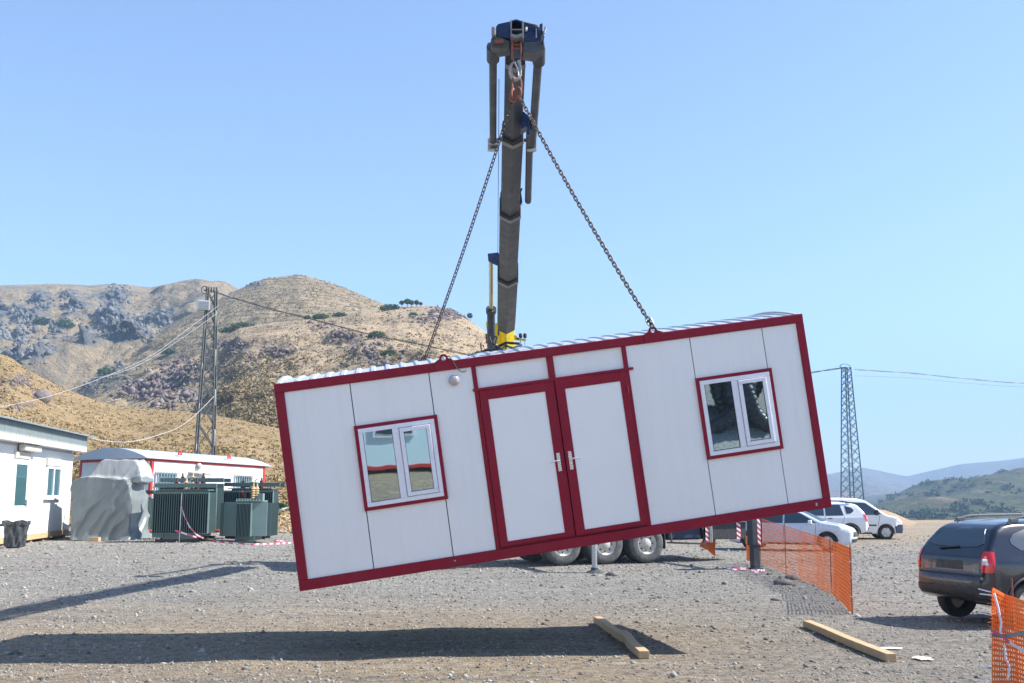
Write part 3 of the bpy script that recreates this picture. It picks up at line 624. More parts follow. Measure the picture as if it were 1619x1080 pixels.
# ------------------------------------------------------------------ crane truck
def boom_line():
    B=W(799.5,540,30.2); T=W(816,58,15.2); return B,T
BB,BT=boom_line()
def on_boom(py):
    lo,hi=0.,1.
    for _ in range(40):
        m=(lo+hi)/2; p=BB.lerp(BT,m)
        if pix(p)[1]>py: lo=m
        else: hi=m
    return BB.lerp(BT,lo)
def hexsec(w,h): return [(-w/2,h*.5),(w/2,h*.5),(w/2,-h*.32),(0,-h*.55),(-w/2,-h*.32)]
def crane():
    T0=Gz(1024,890); ax=Vector((.927,.375,0)); ax.normalize(); rz=math.atan2(ax.y,ax.x)
    z0=float(g(T0.x,T0.y))
    TM=Matrix.Translation((T0.x,T0.y,z0))@Matrix.Rotation(rz,4,'Z'); I=TM.inverted()
    t=thing('crane_truck','heavy truck with tall black telescopic crane boom standing behind the hanging cabin','crane truck',matrix=TM)
    def add(mb,name,m,par=t,**k):
        return mb.obj(name,m,par,**k)
    # local: x to the rear, y away from camera, outer wheel face at y=0
    ch=MB(); ch.bb((-7.6,.75,.75),(3.2,.85,1.05)); ch.bb((-7.6,1.65,.75),(3.2,1.75,1.05))
    for x in (-7,-5,-3,-1,1,3): ch.bb((x,.85,.8),(x+.12,1.65,1.0))
    add(ch,'chassis',M['plastic'])
    bed=MB(); bed.bb((-4.3,0.02,1.15),(3.6,2.48,1.30)); bed.bb((-4.3,0.02,1.30),(3.6,.06,1.72)); bed.bb((-4.3,2.44,1.30),(3.6,2.48,1.72)); bed.bb((3.56,.06,1.30),(3.6,2.44,1.72))
    for x in np.arange(-4.2,3.6,.65): bed.bb((x,-.0,1.18),(x+.06,.02,1.74))
    add(bed,'flatbed',M['silver'],bevel=.01)
    cab=MB(); cab.prism([(-7.9,.7),(-5.9,.7),(-5.9,3.0),(-7.5,3.0),(-7.95,1.9)],.02,2.48,'y'); cb=add(cab,'cab',M['white'],bevel=.06)
    wd=MB(); wd.prism([(-7.7,1.95),(-6.6,1.95),(-6.6,2.75),(-7.45,2.75)],.005,.018,'y'); add(wd,'side_window',M['glass'],cb)
    wd=MB(); wd.add([(-7.965,.25,1.95),(-7.965,2.25,1.95),(-7.55,2.25,2.85),(-7.55,.25,2.85)],[(0,1,2,3)]); add(wd,'windscreen',M['glass'],cb)
    def wheel(x,y,dual,face=-1):
        o=thing('wheel',None,None); o.parent=t; o.location=(x,y,.545); del_keys(o)
        T=Matrix.Rotation(R(90)*(1 if face<0 else -1),4,'X')
        ty=MB(); ty.lathe([(.30,.0),(.34,.012),(.44,.018),(.50,.005),(.53,-.02),(.545,-.05),(.545,-.23),(.53,-.26),(.48,-.275),(.3,-.27)],48,T,False)
        for k in range(48):
            a=2*math.pi*k/48; ty.box((.545*math.cos(a),.545*math.sin(a),-.14),(.016,.035,.17),T,rz=a)
        if dual: ty.lathe([(.3,-.33),(.48,-.33),(.53,-.35),(.545,-.38),(.545,-.56),(.53,-.6),(.3,-.6)],48,T,False)
        ty.obj('tyre',M['tyre'],o,True)
        rm=MB(); rm.lathe([(.335,-.0),(.32,.005),(.29,-.01),(.285,-.05),(.25,-.085),(.16,-.085),(.15,-.04),(.11,-.03),(.10,.03),(.06,.045),(0.0001,.045)],40,T,False) if dual else rm.lathe([(.32,0),(.3,-.04),(.2,.02),(.12,.05),(.0001,.06)],40,T,False)
        for k in range(10):
            a=2*math.pi*k/10; rm.lathe([(.013,-.06),(.013,-.015),(0.0001,-.01)],6,T@Matrix.Translation((.128*math.cos(a),.128*math.sin(a),0)))
        rm.obj('rim',M['rim'],o,True)
        for k in range(8):
            hl=MB(); a=2*math.pi*k/8; hl.lathe([(.026,-.09),(.026,-.081),(0.0001,-.081)],12,T@Matrix.Translation((.205*math.cos(a),.205*math.sin(a),0))); hl.obj('rim_hole',M['black'],o)
        return o
    proto=wheel(0,.0,True)
    for x in (-1.32,-2.64): o=copy_tree(proto,t); o.location=(x,0,.545)
    fr=wheel(-5.9,0.05,False)
    for x in (0,-1.32,-2.64): o=wheel(x,2.5,True,1) if x==0 else copy_tree(last,t); o.location=(x,2.5,.545); last=o
    o=wheel(-5.9,2.45,False,1)
    ax_=MB(); 
    for x in (0,-1.32,-2.64,-5.9): ax_.tube([(x,.2,.545),(x,2.3,.545)],.07,10)
    add(ax_,'axle',M['plastic'])
    mg=MB(); mg.bb((.60,0.05,.38),(.63,.55,1.05)); mg.prism([(-3.35,1.1),(-3.3,1.14),(.6,1.14),(.66,1.05),(.6,1.05)],0.0,.6,'y'); add(mg,'mudguard',M['plastic'])
    bx=MB(); bx.bb((2.1,.1,.62),(3.45,.7,1.12)); add(bx,'tool_box',M['plastic'],bevel=.02)
    tk=MB(); tk.bb((.75,.15,.62),(1.9,.75,1.1)); add(tk,'fuel_tank',M['dusk'],bevel=.06)
    ub=MB(); ub.bar((.65,-.02,.56),(2.05,-.02,.50),.05); ub.bar((.8,-.02,.56),(.8,.1,1.1),.04); ub.bar((1.9,-.02,.52),(1.9,.1,1.1),.04); add(ub,'side_guard',M['plastic'])
    def hz(x0,x1,y,z0,z1,name='warning_strip'):
        q=MB(); q.v=[Vector((x0,y,z0)),Vector((x1,y,z0)),Vector((x1,y,z1)),Vector((x0,y,z1))]; q.f=[(0,1,2,3)]; q.uv={0:(z0,0),1:(z0,1),2:(z1,1),3:(z1,0)}; add(q,name,M['hazard'],fixn=False)
    hz(1.93,2.05,-.04,.55,1.12); hz(3.1,3.24,.092,.62,1.12)
    st=MB(); st.tube([(2.12,-.03,.55),(2.12,-.03,1.1)],.05,10); add(st,'support_tube',M['silver'])
    # rear outrigger (thick leg) and front outrigger (thin leg)
    p=Gz(1195,899); q=I@p; zz=q.z
    og=MB(); og.bb((q.x-.16,q.y-.13,zz+.62),(q.x+.10,q.y+.13,zz+1.9)); og.bb((q.x-.1,q.y,zz+1.25),(q.x+.06,1.2,zz+1.45)); lg=add(og,'rear_outrigger',M['boom'],bevel=.01)
    og=MB(); og.bb((q.x-.12,q.y-.10,zz+.03),(q.x+.08,q.y+.09,zz+.62)); og.bb((q.x-.2,q.y-.15,zz-.01),(q.x+.14,q.y+.14,zz+.03)); add(og,'leg',M['boom'],lg,bevel=.008)
    qq=MB(); qq.v=[Vector((q.x-.0,q.y-.133,zz+.64)),Vector((q.x+.098,q.y-.133,zz+.64)),Vector((q.x+.098,q.y-.133,zz+1.85)),Vector((q.x,q.y-.133,zz+1.85))]; qq.f=[(0,1,2,3)]; qq.uv={0:(0,0),1:(0,1),2:(1.2,1),3:(1.2,0)}; qq.obj('warning_strip',M['hazard'],lg,fixn=False)
    hs=MB().tube([(q.x+.13,q.y-.1,zz+1.8),(q.x+.14,q.y-.12,zz+1.2),(q.x+.13,q.y-.1,zz+.64)],.016,6); hs.obj('hose',M['black'],lg)
    p=Gz(940,905); q=I@p; zz=q.z
    og=MB(); og.tube([(q.x,q.y,zz+.1),(q.x,q.y,zz+.85)],.07,16); og.tube([(q.x,q.y,zz+.85),(q.x,q.y,zz+1.5)],.1,16); og.bb((q.x-.08,q.y,zz+1.2),(q.x+.08,1.3,zz+1.38)); lg=add(og,'front_outrigger',M['chrome'] if 0 else M['steel'],smooth=True)
    MB().lathe([(.25,0),(.24,.03),(.10,.10),(.09,.16),(0.0001,.17)],20,Matrix.Translation((q.x,q.y,zz-.02))).obj('foot',M['boom'],lg)
    # ---- crane
    Wl=lambda px,py,Y:I@W(px,py,Y)
    cx=W(800,560,30.0); base=I@Vector((cx.x,cx.y,0)); bx_,by_=base.x,base.y
    cl=MB(); cl.lathe([(.6,1.0),(.6,1.45),(.42,1.5),(.42,2.0)],28,Matrix.Translation((bx_,by_,0))); add(cl,'slewing_base',M['yellow'],smooth=True)
    # yellow column with V shaped front
    TMi=I.to_3x3()
    col=MB(); n0=[]
    for py,wd in ((760,.46),(518,.50)):
        c=W(800.5,py,30.2)
        for (dx,dy) in ((-.24,.22),(.24,.22),(.24,-.10),(0,-.2),(-.24,-.10)): n0.append(I@(c+Vector((dx,dy,0))))
    col.add(n0,[(0,4,3,2,1),(5,6,7,8,9)]+[(i,(i+1)%5,(i+1)%5+5,i+5) for i in range(5)]); add(col,'column',M['yellow'],bevel=.01)
    sl=MB(); a=W(800,548,29.95)
    for dx,dz,s in ((0,.05,.05),(.0,-.06,.045),(-.05,.02,.03),(.04,.03,.03)): sl.box(I@(a+Vector((dx,0,dz))),(s,.02,s*1.5),rz=-rz)
    add(sl,'latch',M['plastic'])
    # lifting ram beside the column
    rc=MB(); rc.tube([Wl(776.5,610,30),Wl(776.5,492,29.2)],.115,16); rc.tube([Wl(776.5,494,29.2),Wl(776.5,488,29.1)],.15,16); rm=add(rc,'ram',M['boom'],smooth=True)
    rr=MB().tube([Wl(776.5,490,29.1),Wl(776.5,412,26.2)],.058,14); rr.obj('piston_rod',M['chrome'],rm,True)
    cm=MB(); pts=[(768,508),(777,512),(789,510),(789,545),(779,541),(769,520)]
    cm.add([Wl(x,y,29.9) for x,y in pts]+[Wl(x,y,30.25) for x,y in pts],[(0,1,2,3,4,5),(11,10,9,8,7,6)]+[(i,i+6,(i+1)%6+6,(i+1)%6) for i in range(6)]); add(cm,'ram_bracket',M['yellow'],bevel=.01)
    vb=MB()
    for (x,y) in ((770,531),(777,533),(771,538)): vb.tube([Wl(x,y+5,29.7),Wl(x,y-3,29.7)],.055,8)
    vb.tube([Wl(765,548,29.6),Wl(760,543,29.6),Wl(761,556,29.6),Wl(770,552,29.6)],.03,6)
    for x in (782,784): vb.tube([Wl(x,538,29.8),Wl(x,556,29.8)],.012,5)
    add(vb,'valve_block',M['rust'])
    ub=MB(); pts=[(771,401),(788,399),(790,404),(791,422),(783,419),(772,413)]
    ub.add([Wl(x,y,25.9) for x,y in pts]+[Wl(x,y,26.3) for x,y in pts],[(0,1,2,3,4,5),(11,10,9,8,7,6)]+[(i,i+6,(i+1)%6+6,(i+1)%6) for i in range(6)]); add(ub,'ram_head_bracket',M['blue'],bevel=.01)
    lv=MB(); lv.bar(Wl(813,536,29.8),Wl(832,538,29.8),.10,.06); lv.bar(Wl(813,531,29.8),Wl(820,537,29.8),.1,.06); lo=add(lv,'lever_bracket',M['yellow'])
    for x in (823,830):
        l=MB().tube([Wl(x,556,29.7),Wl(x,530,29.7)],.014,6); le=l.obj('lever',M['steel'],lo)
        MB().lathe([(.02,-.07),(.05,-.05),(.055,.03),(.035,.07),(.0001,.08)],12,Matrix.Translation(Wl(x,531,29.7))).obj('knob',M['black'],le,True)
    # telescopic boom
    secs=[(513,434,.47,'inner'),(434,331,.415,''),(331,213,.36,''),(213,92,.30,'')]
    prev=None; D=(BT-BB).normalized(); S=Vector((1,0,0)); S=(S-D*S.dot(D)).normalized(); U=S.cross(D)*1.0
    if U.z<0: U=-U
    def frame_at(P): 
        Rm=Matrix((S,U,D)).transposed(); return Matrix.Translation(P)@Rm.to_4x4()
    for k,(p0,p1,w,_) in enumerate(secs):
        a=on_boom(p0);b=on_boom(p1); L=(b-a).length; m=MB(); h=w*1.15
        m.prism(hexsec(w,h),-(.35 if k else .0),L,'z',I@frame_at(a)); so=add(m,'boom_section',M['boom'],bevel=.012)
        c=MB(); c.prism(hexsec(w*1.10,h*1.10),L-.10,L+.02,'z',I@frame_at(a)); c.obj('collar',M['edge'],so,bevel=.006)
        c=MB(); c.prism(hexsec(w*1.03,h*1.03),L+.021,L+.13,'z',I@frame_at(a)); c.obj('wear_pad',M['black'],so)
        for sx in (-1,1): 
            r=MB(); r.bb((sx*w*.5,-.02,.1),(sx*(w*.5+.015),.05,L-.15),I@frame_at(a)); r.obj('side_rail',M['boom'],so)
    def bx2(pts,Y0,Y1,name,m,par=t,bev=.006):
        q=MB(); n=len(pts); q.add([Wl(x,y,Y0) for x,y in pts]+[Wl(x,y,Y0)+I.to_3x3()@Vector((0,Y1-Y0,0)) for x,y in pts],[tuple(range(n)),tuple(range(2*n-1,n-1,-1))]+[(i,i+n,(i+1)%n+n,(i+1)%n) for i in range(n)])
        return q.obj(name,m,par,bevel=bev)
    # brackets and hoses on the boom sides
    bx2([(824,178),(828,176),(832,180),(836,182),(838,190),(834,198),(826,203),(823,203)],17.3,17.6,'side_bracket',M['blue'])
    bx2([(834,196),(838,196),(838,213),(833,213)],17.3,17.4,'side_bracket',M['blue'])
    bx2([(818,300),(824,303),(826,318),(822,325),(818,322)],20.9,21.1,'side_bracket',M['blue'])
    bx2([(791,304),(794,300),(794,345),(790,345)],21.5,21.6,'side_bracket',M['blue'])
    hs=MB(); hs.tube([Wl(825,298,20.9),Wl(822,305,20.9),Wl(820,320,21.2),Wl(818,400,24.2),Wl(815,470,27)],.02,6); hs.tube([Wl(797,220,18.5),Wl(794,300,21.2),Wl(791,400,24.5),Wl(789,460,26.5),Wl(788,530,29.5)],.022,6)
    hs.tube([Wl(789,125,16.2),Wl(788.5,220,18.4),Wl(787.5,330,21.5),Wl(787,420,25)],.006,5)
    add(hs,'hydraulic_hose',M['black'])
    # crane head: arched blue housing with open box nose
    hd=[(784,46),(785,38),(806,33.5),(815,32),(828,34),(843,38),(856,45),(861,56),(857,66),(828,67),(826,64),(806,63),(800,60),(786,58)]
    ho=bx2([(784,57),(784,41),(788,37),(808,32.5),(808,62)],15.02,15.55,'head_housing',M['blue'],bev=.02)
    bx2([(826.5,33),(842,37),(853,44),(858,52),(857,66),(826.5,68)],15.02,15.55,'side_plate',M['blue'],ho,.02)
    bx2([(808,32.5),(816,30),(826,33.5),(826,36),(816,33),(808,35)],14.85,15.6,'nose_box',M['blue'],ho)
    for pts in ([(807,31.5),(809,31),(809,54),(807,53)],[(825,32),(828,34),(828,60),(825.5,60)],[(807,52),(816,55),(826,52),(826,57),(816,60),(807,57)],[(808.5,45.6),(825.5,45.6),(825.5,47.4),(808.5,47.4)]): bx2(pts,14.83,15.3,'nose_box',M['edge'],ho,.003)
    bx2([(808,33),(816,31),(826,33),(826,54),(816,56),(808,54)],15.25,15.3,'nose_opening',M['black'],ho)
    bx2([(776,60),(788,57),(806,64),(807,73),(790,76),(776,74)],15.0,15.35,'lower_arm',M['boom'],ho,.02)
    bx2([(826,66),(845,66),(860,63),(862,76),(846,84),(826,81)],15.0,15.35,'lower_arm',M['boom'],ho,.02)
    bx2([(777,41),(784,42),(784,56),(777,55)],14.9,15.2,'pin_boss',M['edge'],ho,.02); bx2([(853,38),(858,36),(858,48),(853,48)],15,15.3,'pin_boss',M['blue'],ho,.01)
    bx2([(782,62),(796,62),(796,67),(782,67)],14.93,15.0,'pin_boss',M['rust'],ho,.005)
    hh=MB(); hh.tube([Wl(829,37,14.95),Wl(845,41,14.9),Wl(855,50,14.9),Wl(859,58,14.95),Wl(858,70,15)],.013,7); hh.tube([Wl(829,36,14.95),Wl(848,40,14.9),Wl(858,50,14.9),Wl(860,60,15)],.009,6); hh.obj('hose',M['black'],ho)
    MB().tube([Wl(863,43,14.9),Wl(860,53,14.9)],.02,8).obj('work_lamp',M['steel'],ho); MB().tube([Wl(832,44,15.0),Wl(832,48,14.96)],.02,8).obj('bolt',M['steel'],ho); MB().bar(Wl(848,44,15),Wl(848,60,15),.018).obj('sight_tube',M['steel'],ho)
    # two long side cylinders folded back along the boom
    for (x0,y0,x1,y1,Ya,Yb,r,sx) in ((779.5,76,779.5,232,15.2,18.5,.062,-1),(852,80,841,236,15.2,18.5,.07,1)):
        c=MB(); c.tube([Wl(x0,y0,Ya),Wl(x1,y1,Yb)],r,14); co=c.obj('extension_cylinder',M['boom'],t,True)
        c=MB(); c.tube([Wl(x0,y0-2,Ya),Wl(x0,y0+19,Ya+.3)],.10,14); c.tube([Wl(x0,y0-8,Ya),Wl(x0,y0+3,Ya+.05)],.085,10); c.obj('cylinder_cap',M['boom'],co,True)
        c=MB(); 
        for dy in (222,227,237): c.tube([Wl(x1-7,dy,18.3),Wl(x1+7,dy,18.3)],.035 if dy!=222 else .03,8)
        for dx in (-7,6): c.tube([Wl(x1+dx,219,18.3),Wl(x1+dx,239,18.4)],.018,6)
        c.obj('roller',M['steel'],co)
    c=MB().tube([Wl(838,200,17.6),Wl(835,318,20.8)],.068,12); c.obj('extension_tube',M['boom'],t,True)
    cb=MB(); cb.bar(Wl(773,221,18.45),Wl(848,222,18.45),.05); cb.obj('cross_bar',M['boom'],t)
    hk=MB(); 
    bx2([(808,58),(812,57),(812,86),(808,84)],14.95,15.2,'hook_carrier',M['rust'],ho,.004); bx2([(822,58),(825,58),(825,84),(822,86)],14.95,15.2,'hook_carrier',M['rust'],ho,.004)
    bx2([(810,77),(823,77),(822,92),(812,92)],15.0,15.18,'hook_carrier',M['boom'],ho,.01)
    for y in (65,71,77): 
        p_=MB().tube([Wl(808,y,15.02),Wl(825,y,15.02)],.03,8); p_.obj('pin',M['rust'],ho)
    return t
def del_keys(o):
    for k in list(o.keys()):
        try: del o[k]
        except Exception: pass
crane()
def torus_link(c,d,side,L,r,w):
    # stadium shaped chain link centred at c along d, lying in the plane (d,side)
    pts=[]
    for k in range(10):
        a=2*math.pi*k/10; x=math.cos(a);y=math.sin(a); pts.append(c+d*(y*w+(L/2-w)*(1 if y>0.01 else -1 if y<-.01 else 0))+side*(x*w))
    return pts
def chain(name,label,a,b,sag,pitch=.062,r=.0085,top=.4):
    m=MB(); L=(b-a).length; n=int(L/pitch); d=(b-a)/L; s1=d.cross(Vector((0,1,0))).normalized(); s2=d.cross(s1).normalized()
    last=None
    for i in range(n+1):
        t=i/n; p=a.lerp(b,t)+Vector((0,0,-1))*sag*4*t*(1-t)
        q=a.lerp(b,min(1,t+.01))+Vector((0,0,-1))*sag*4*min(1,t+.01)*(1-min(1,t+.01)); dd=(q-p).normalized() if t<.99 else d
        sd=(s1*.8+s2*.6) if i%2 else (s2*.8-s1*.6)
        m.tube(torus_link(p,dd,sd.normalized(),pitch*1.42,r,pitch*.40),r,6,closed=True)
    o=m.obj(name,M['chain'],None,True,fixn=True); tag(o,label,'chain','chains holding the cabin'); return o
def rigging():
    HP=W(814,150,15.05)
    # hook
    t=thing('crane_hook','worn white steel hook with red shackles hanging under the crane head','hook',W(816,92,15.05)); I=Matrix.Translation(t.location).inverted()
    l=lambda x,y,Y=15.05:I@W(x,y,Y)
    m=MB(); m.tube([l(819,92),l(821,98),l(823,108),l(823,118),l(820,124),l(815,126),l(810,122),l(807,114),l(807,106),l(809,101),l(813,98)],[.03,.03,.022,.022,.028,.036,.036,.032,.026,.02,.01],10); m.obj('hook_body',mat('worn_pale_steel',(.36,.34,.31),.4,.4,.25,20,dirt=(.25,.12,.08),dirt_amt=.5),t,True)
    m=MB(); m.tube([l(814,98,15.0),l(819,110,15.0),l(820,120,15.0)],.012,6); m.obj('latch',M['steel'],t)
    m=MB(); m.tube([l(813,92),l(822,92)],.05,12); m.tube([l(817,86),l(817,94)],.04,10); m.obj('swivel',M['blue'],t,True)
    def ring(px,py,rx,ry,r,yaw=0,name='shackle',mt=M['rust'],Y=15.05):
        c=l(px,py,Y); pts=[c+Vector((math.cos(a)*rx*math.cos(yaw),math.cos(a)*rx*math.sin(yaw),math.sin(a)*ry)) for a in np.linspace(0,2*math.pi,15)[:-1]]
        MB().tube(pts,r,8,closed=True).obj(name,mt,t,True)
    ring(817,134,.075,.15,.016,.3,'master_ring'); ring(812,149,.05,.08,.02,.8); ring(819,147,.05,.085,.02,-.5); ring(811,155,.045,.06,.018,.2); ring(821,153,.03,.05,.016,1.2)
    a=W(809.5,160,15.06); b=C3(1.98,3.0,2.69); chain('lifting_chain','dark chain running down left from the hook to behind the cabin roof',a,b,.10)
    a=W(824,158,15.03); b=C3(4.93,-.01,2.70); chain('lifting_chain','dark chain running down right from the hook to the front roof lug',a,b,.07)
    for (p,lab) in ((C3(4.93,-.008,2.70),'bright shackle joining the right chain to the front roof lug'),(C3(1.98,3.0,2.72),'rusty shackle joining the left chain to the rear roof lug')):
        d=(HP-p).normalized(); s=d.cross(Vector((0,1,0))).normalized(); c=p+d*.07
        m=MB(); m.tube([c+d*math.sin(a)*.085+s*math.cos(a)*.034+Vector((0,1,0))*math.cos(a)*.02 for a in np.linspace(0,2*math.pi,15)[:-1]],.012,8,closed=True)
        o=m.obj('shackle',M['steel'] if 'bright' in lab else M['chain'],None,True); tag(o,lab,'shackle')
rigging()
# ------------------------------------------------------------------ implicit bodies (cars)
def sdpoly(P,X,Z):
    d=np.full(X.shape,1e9); ins=np.zeros(X.shape,bool); n=len(P)
    for i in range(n):
        ax,az=P[i];bx,bz=P[(i+1)%n]; ex,ez=bx-ax,bz-az; wx,wz=X-ax,Z-az
        t=np.clip((wx*ex+wz*ez)/(ex*ex+ez*ez+1e-12),0,1); d=np.minimum(d,(wx-ex*t)**2+(wz-ez*t)**2)
        c=((az>Z)!=(bz>Z))&(X<(bx-ax)*(Z-az)/((bz-az) if bz!=az else 1e-9)+ax); ins^=c
    d=np.sqrt(d); return np.where(ins,-d,d)
def smax(a,b,k):
    h=np.clip(.5+.5*(a-b)/k,0,1); return b+(a-b)*h+k*h*(1-h)
def surfnet(V,o,st):
    ins=V<0; nx,ny,nz=V.shape; acc=np.zeros((nx-1,ny-1,nz-1,3)); cnt=np.zeros((nx-1,ny-1,nz-1))
    for ax in range(3):
        sl0=[slice(None)]*3; sl1=[slice(None)]*3; sl0[ax]=slice(0,-1); sl1[ax]=slice(1,None)
        a,b=V[tuple(sl0)],V[tuple(sl1)]; cr=(a<0)!=(b<0); t=np.where(cr,a/np.where(a-b==0,1,a-b),0)
        oth=[k for k in range(3) if k!=ax]
        for i in (0,1):
            for j in (0,1):
                s=[slice(None)]*3; s[oth[0]]=slice(i,i+V.shape[oth[0]]-1); s[oth[1]]=slice(j,j+V.shape[oth[1]]-1); s=tuple(s)
                c=cr[s]; off=[0,0,0]; off[oth[0]]=i; off[oth[1]]=j
                for k in range(3): acc[...,k]+=np.where(c,(t[s] if k==ax else off[k]),0)
                cnt+=c
    act=cnt>0; idx=np.full(act.shape,-1); idx[act]=np.arange(act.sum()); G_=np.argwhere(act)
    pts=(G_+acc[act]/cnt[act][:,None])*st+np.array(o); F_=[]
    for ax in range(3):
        sl0=[slice(None)]*3; sl1=[slice(None)]*3; sl0[ax]=slice(0,-1); sl1[ax]=slice(1,None)
        a,b=ins[tuple(sl0)],ins[tuple(sl1)]; cr=np.argwhere(a!=b); u,v=[(1,2),(2,0),(0,1)][ax]
        ok=(cr[:,u]>0)&(cr[:,v]>0)&(cr[:,u]<V.shape[u]-1)&(cr[:,v]<V.shape[v]-1); cr=cr[ok]
        def q(du,dv):
            c=cr.copy(); c[:,u]+=du; c[:,v]+=dv; return idx[c[:,0],c[:,1],c[:,2]]
        f=np.stack([q(-1,-1),q(0,-1),q(0,0),q(-1,0)],-1); fl=~a[tuple(cr.T)]; f[fl]=f[fl][:,::-1]; F_.append(f)
    return pts,np.concatenate(F_)
def laplace(v,f,it,lam=.5):
    n=len(v)
    for _ in range(it):
        s=np.zeros_like(v);c=np.zeros(n)
        for k in range(4):
            a=f[:,k];b=f[:,(k+1)%4]; np.add.at(s,a,v[b]); np.add.at(s,b,v[a]); np.add.at(c,a,1); np.add.at(c,b,1)
        v=v+lam*(s/np.maximum(c,1)[:,None]-v)
    return v
class Car:
    def __init__(s,side,plan,sect,wheels,wr,st=.035):
        x0=min(p[0] for p in side)-.1;x1=max(p[0] for p in side)+.1; yw=max(p[1] for p in plan)+.1; z1=max(p[1] for p in side)+.1
        xs=np.arange(x0,x1,st);ys=np.arange(-yw,yw+st,st);zs=np.arange(.1,z1,st)
        X2,Z2=np.meshgrid(xs,zs,indexing='ij'); A=sdpoly(side,X2,Z2)[:,None,:]
        X3,Y3=np.meshgrid(xs,ys,indexing='ij'); pl=plan+[(p[0],-p[1]) for p in reversed(plan)]; B=sdpoly(pl,X3,Y3)[:,:,None]
        Y4,Z4=np.meshgrid(ys,zs,indexing='ij'); se=sect+[(-p[0],p[1]) for p in reversed(sect)]; C_=sdpoly(se,Y4,Z4)[None]
        D=smax(smax(A+0*B,B+0*A,.09),C_+0*A+0*B,.06)
        for wx in wheels:
            cyl=np.sqrt((X2-wx)**2+(Z2-wr)**2)-(wr+.065); yy=(yw-.1-.30)-np.abs(ys)
            cut=np.maximum(cyl[:,None,:],yy[None,:,None]); D=np.maximum(D,-cut)
        v,f=surfnet(D,(x0,-yw,.1),st); s.v=laplace(v,f,2,.5); s.f=f
        s.bvh=BVHTree.FromPolygons([tuple(p) for p in s.v],[tuple(q) for q in f]); s.yw=yw
    def patch(s,top,bot,face,off=.008,nu=14,nv=8,border=0):
        # polylines in (a,z): side faces use a=x, end faces use a=y
        top=np.array(top,float);bot=np.array(bot,float)
        def samp(P,t):
            d=np.concatenate([[0],np.cumsum(np.linalg.norm(np.diff(P,axis=0),axis=1))]); d/=d[-1]; return np.array([np.interp(t,d,P[:,0]),np.interp(t,d,P[:,1])])
        vs=[];ok=True
        for i in range(nu+1):
            a=samp(top,i/nu);b=samp(bot,i/nu)
            for j in range(nv+1):
                p=a+(b-a)*j/nv
                if face=='L': o=(p[0],3,p[1]);d=(0,-1,0)
                elif face=='R': o=(p[0],-3,p[1]);d=(0,1,0)
                elif face=='B': o=(-5,p[0],p[1]);d=(1,0,0)
                elif face=='F': o=(5,p[0],p[1]);d=(-1,0,0)
                elif face=='T': o=(p[0],p[1],4);d=(0,0,-1)
                h=s.bvh.ray_cast(Vector(o),Vector(d))
                if h[0] is None: vs.append(vs[-1] if vs else Vector(o)); continue
                vs.append(h[0]+Vector(d)*-off)
        m=MB(); K=nv+1; N=len(vs); th=Vector(d)*(off+.02)
        m.add(vs+[v+th for v in vs],[(i*K+j,(i+1)*K+j,(i+1)*K+j+1,i*K+j+1) for i in range(nu) for j in range(nv)])
        rim=[i*K for i in range(nu+1)]+[nu*K+j for j in range(1,K)]+[i*K+nv for i in range(nu-1,-1,-1)]+[j for j in range(nv-1,0,-1)]
        for a,b in zip(rim,rim[1:]+rim[:1]): m.f.append((a,b,b+N,a+N))
        return m
def car_wheel(car,x,y,r,m_rim,hub=5,w=.2):
    o=thing('wheel',None,None); del_keys(o); o.parent=car; o.location=(x,y,r); s=1 if y>0 else -1; T=Matrix.Rotation(R(-90)*s,4,'X')
    MB().lathe([(r*.62,.0),(r*.66,.006),(r*.88,.008),(r*.96,-.012),(r,-.04),(r,-w+.04),(r*.96,-w),(r*.6,-w)],36,T,False).obj('tyre',M['black'],o,True)
    m=MB(); m.lathe([(r*.655,-.0),(r*.63,.003),(r*.6,-.02),(r*.58,-.06),(0.0001,-.065)],32,T,False)
    for k in range(hub):
        a=2*math.pi*k/hub; c,s_=math.cos(a),math.sin(a)
        m.add([T@Vector(p) for p in [(c*.02-s_*.035,s_*.02+c*.035,-.0),(c*.02+s_*.035,s_*.02-c*.035,-.0),(c*r*.62+s_*.05,s_*r*.62-c*.05,-.012),(c*r*.62-s_*.05,s_*r*.62+c*.05,-.012),(c*.02-s_*.035,s_*.02+c*.035,-.05),(c*.02+s_*.035,s_*.02-c*.035,-.05),(c*r*.62+s_*.05,s_*r*.62-c*.05,-.05),(c*r*.62-s_*.05,s_*r*.62+c*.05,-.05)]],[(0,1,2,3),(0,4,5,1),(1,5,6,2),(2,6,7,3),(3,7,4,0)])
    m.lathe([(.05,-.03),(.05,.006),(0.0001,.01)],14,T); m.obj('rim',m_rim,o,True,fixn=True)
    return o
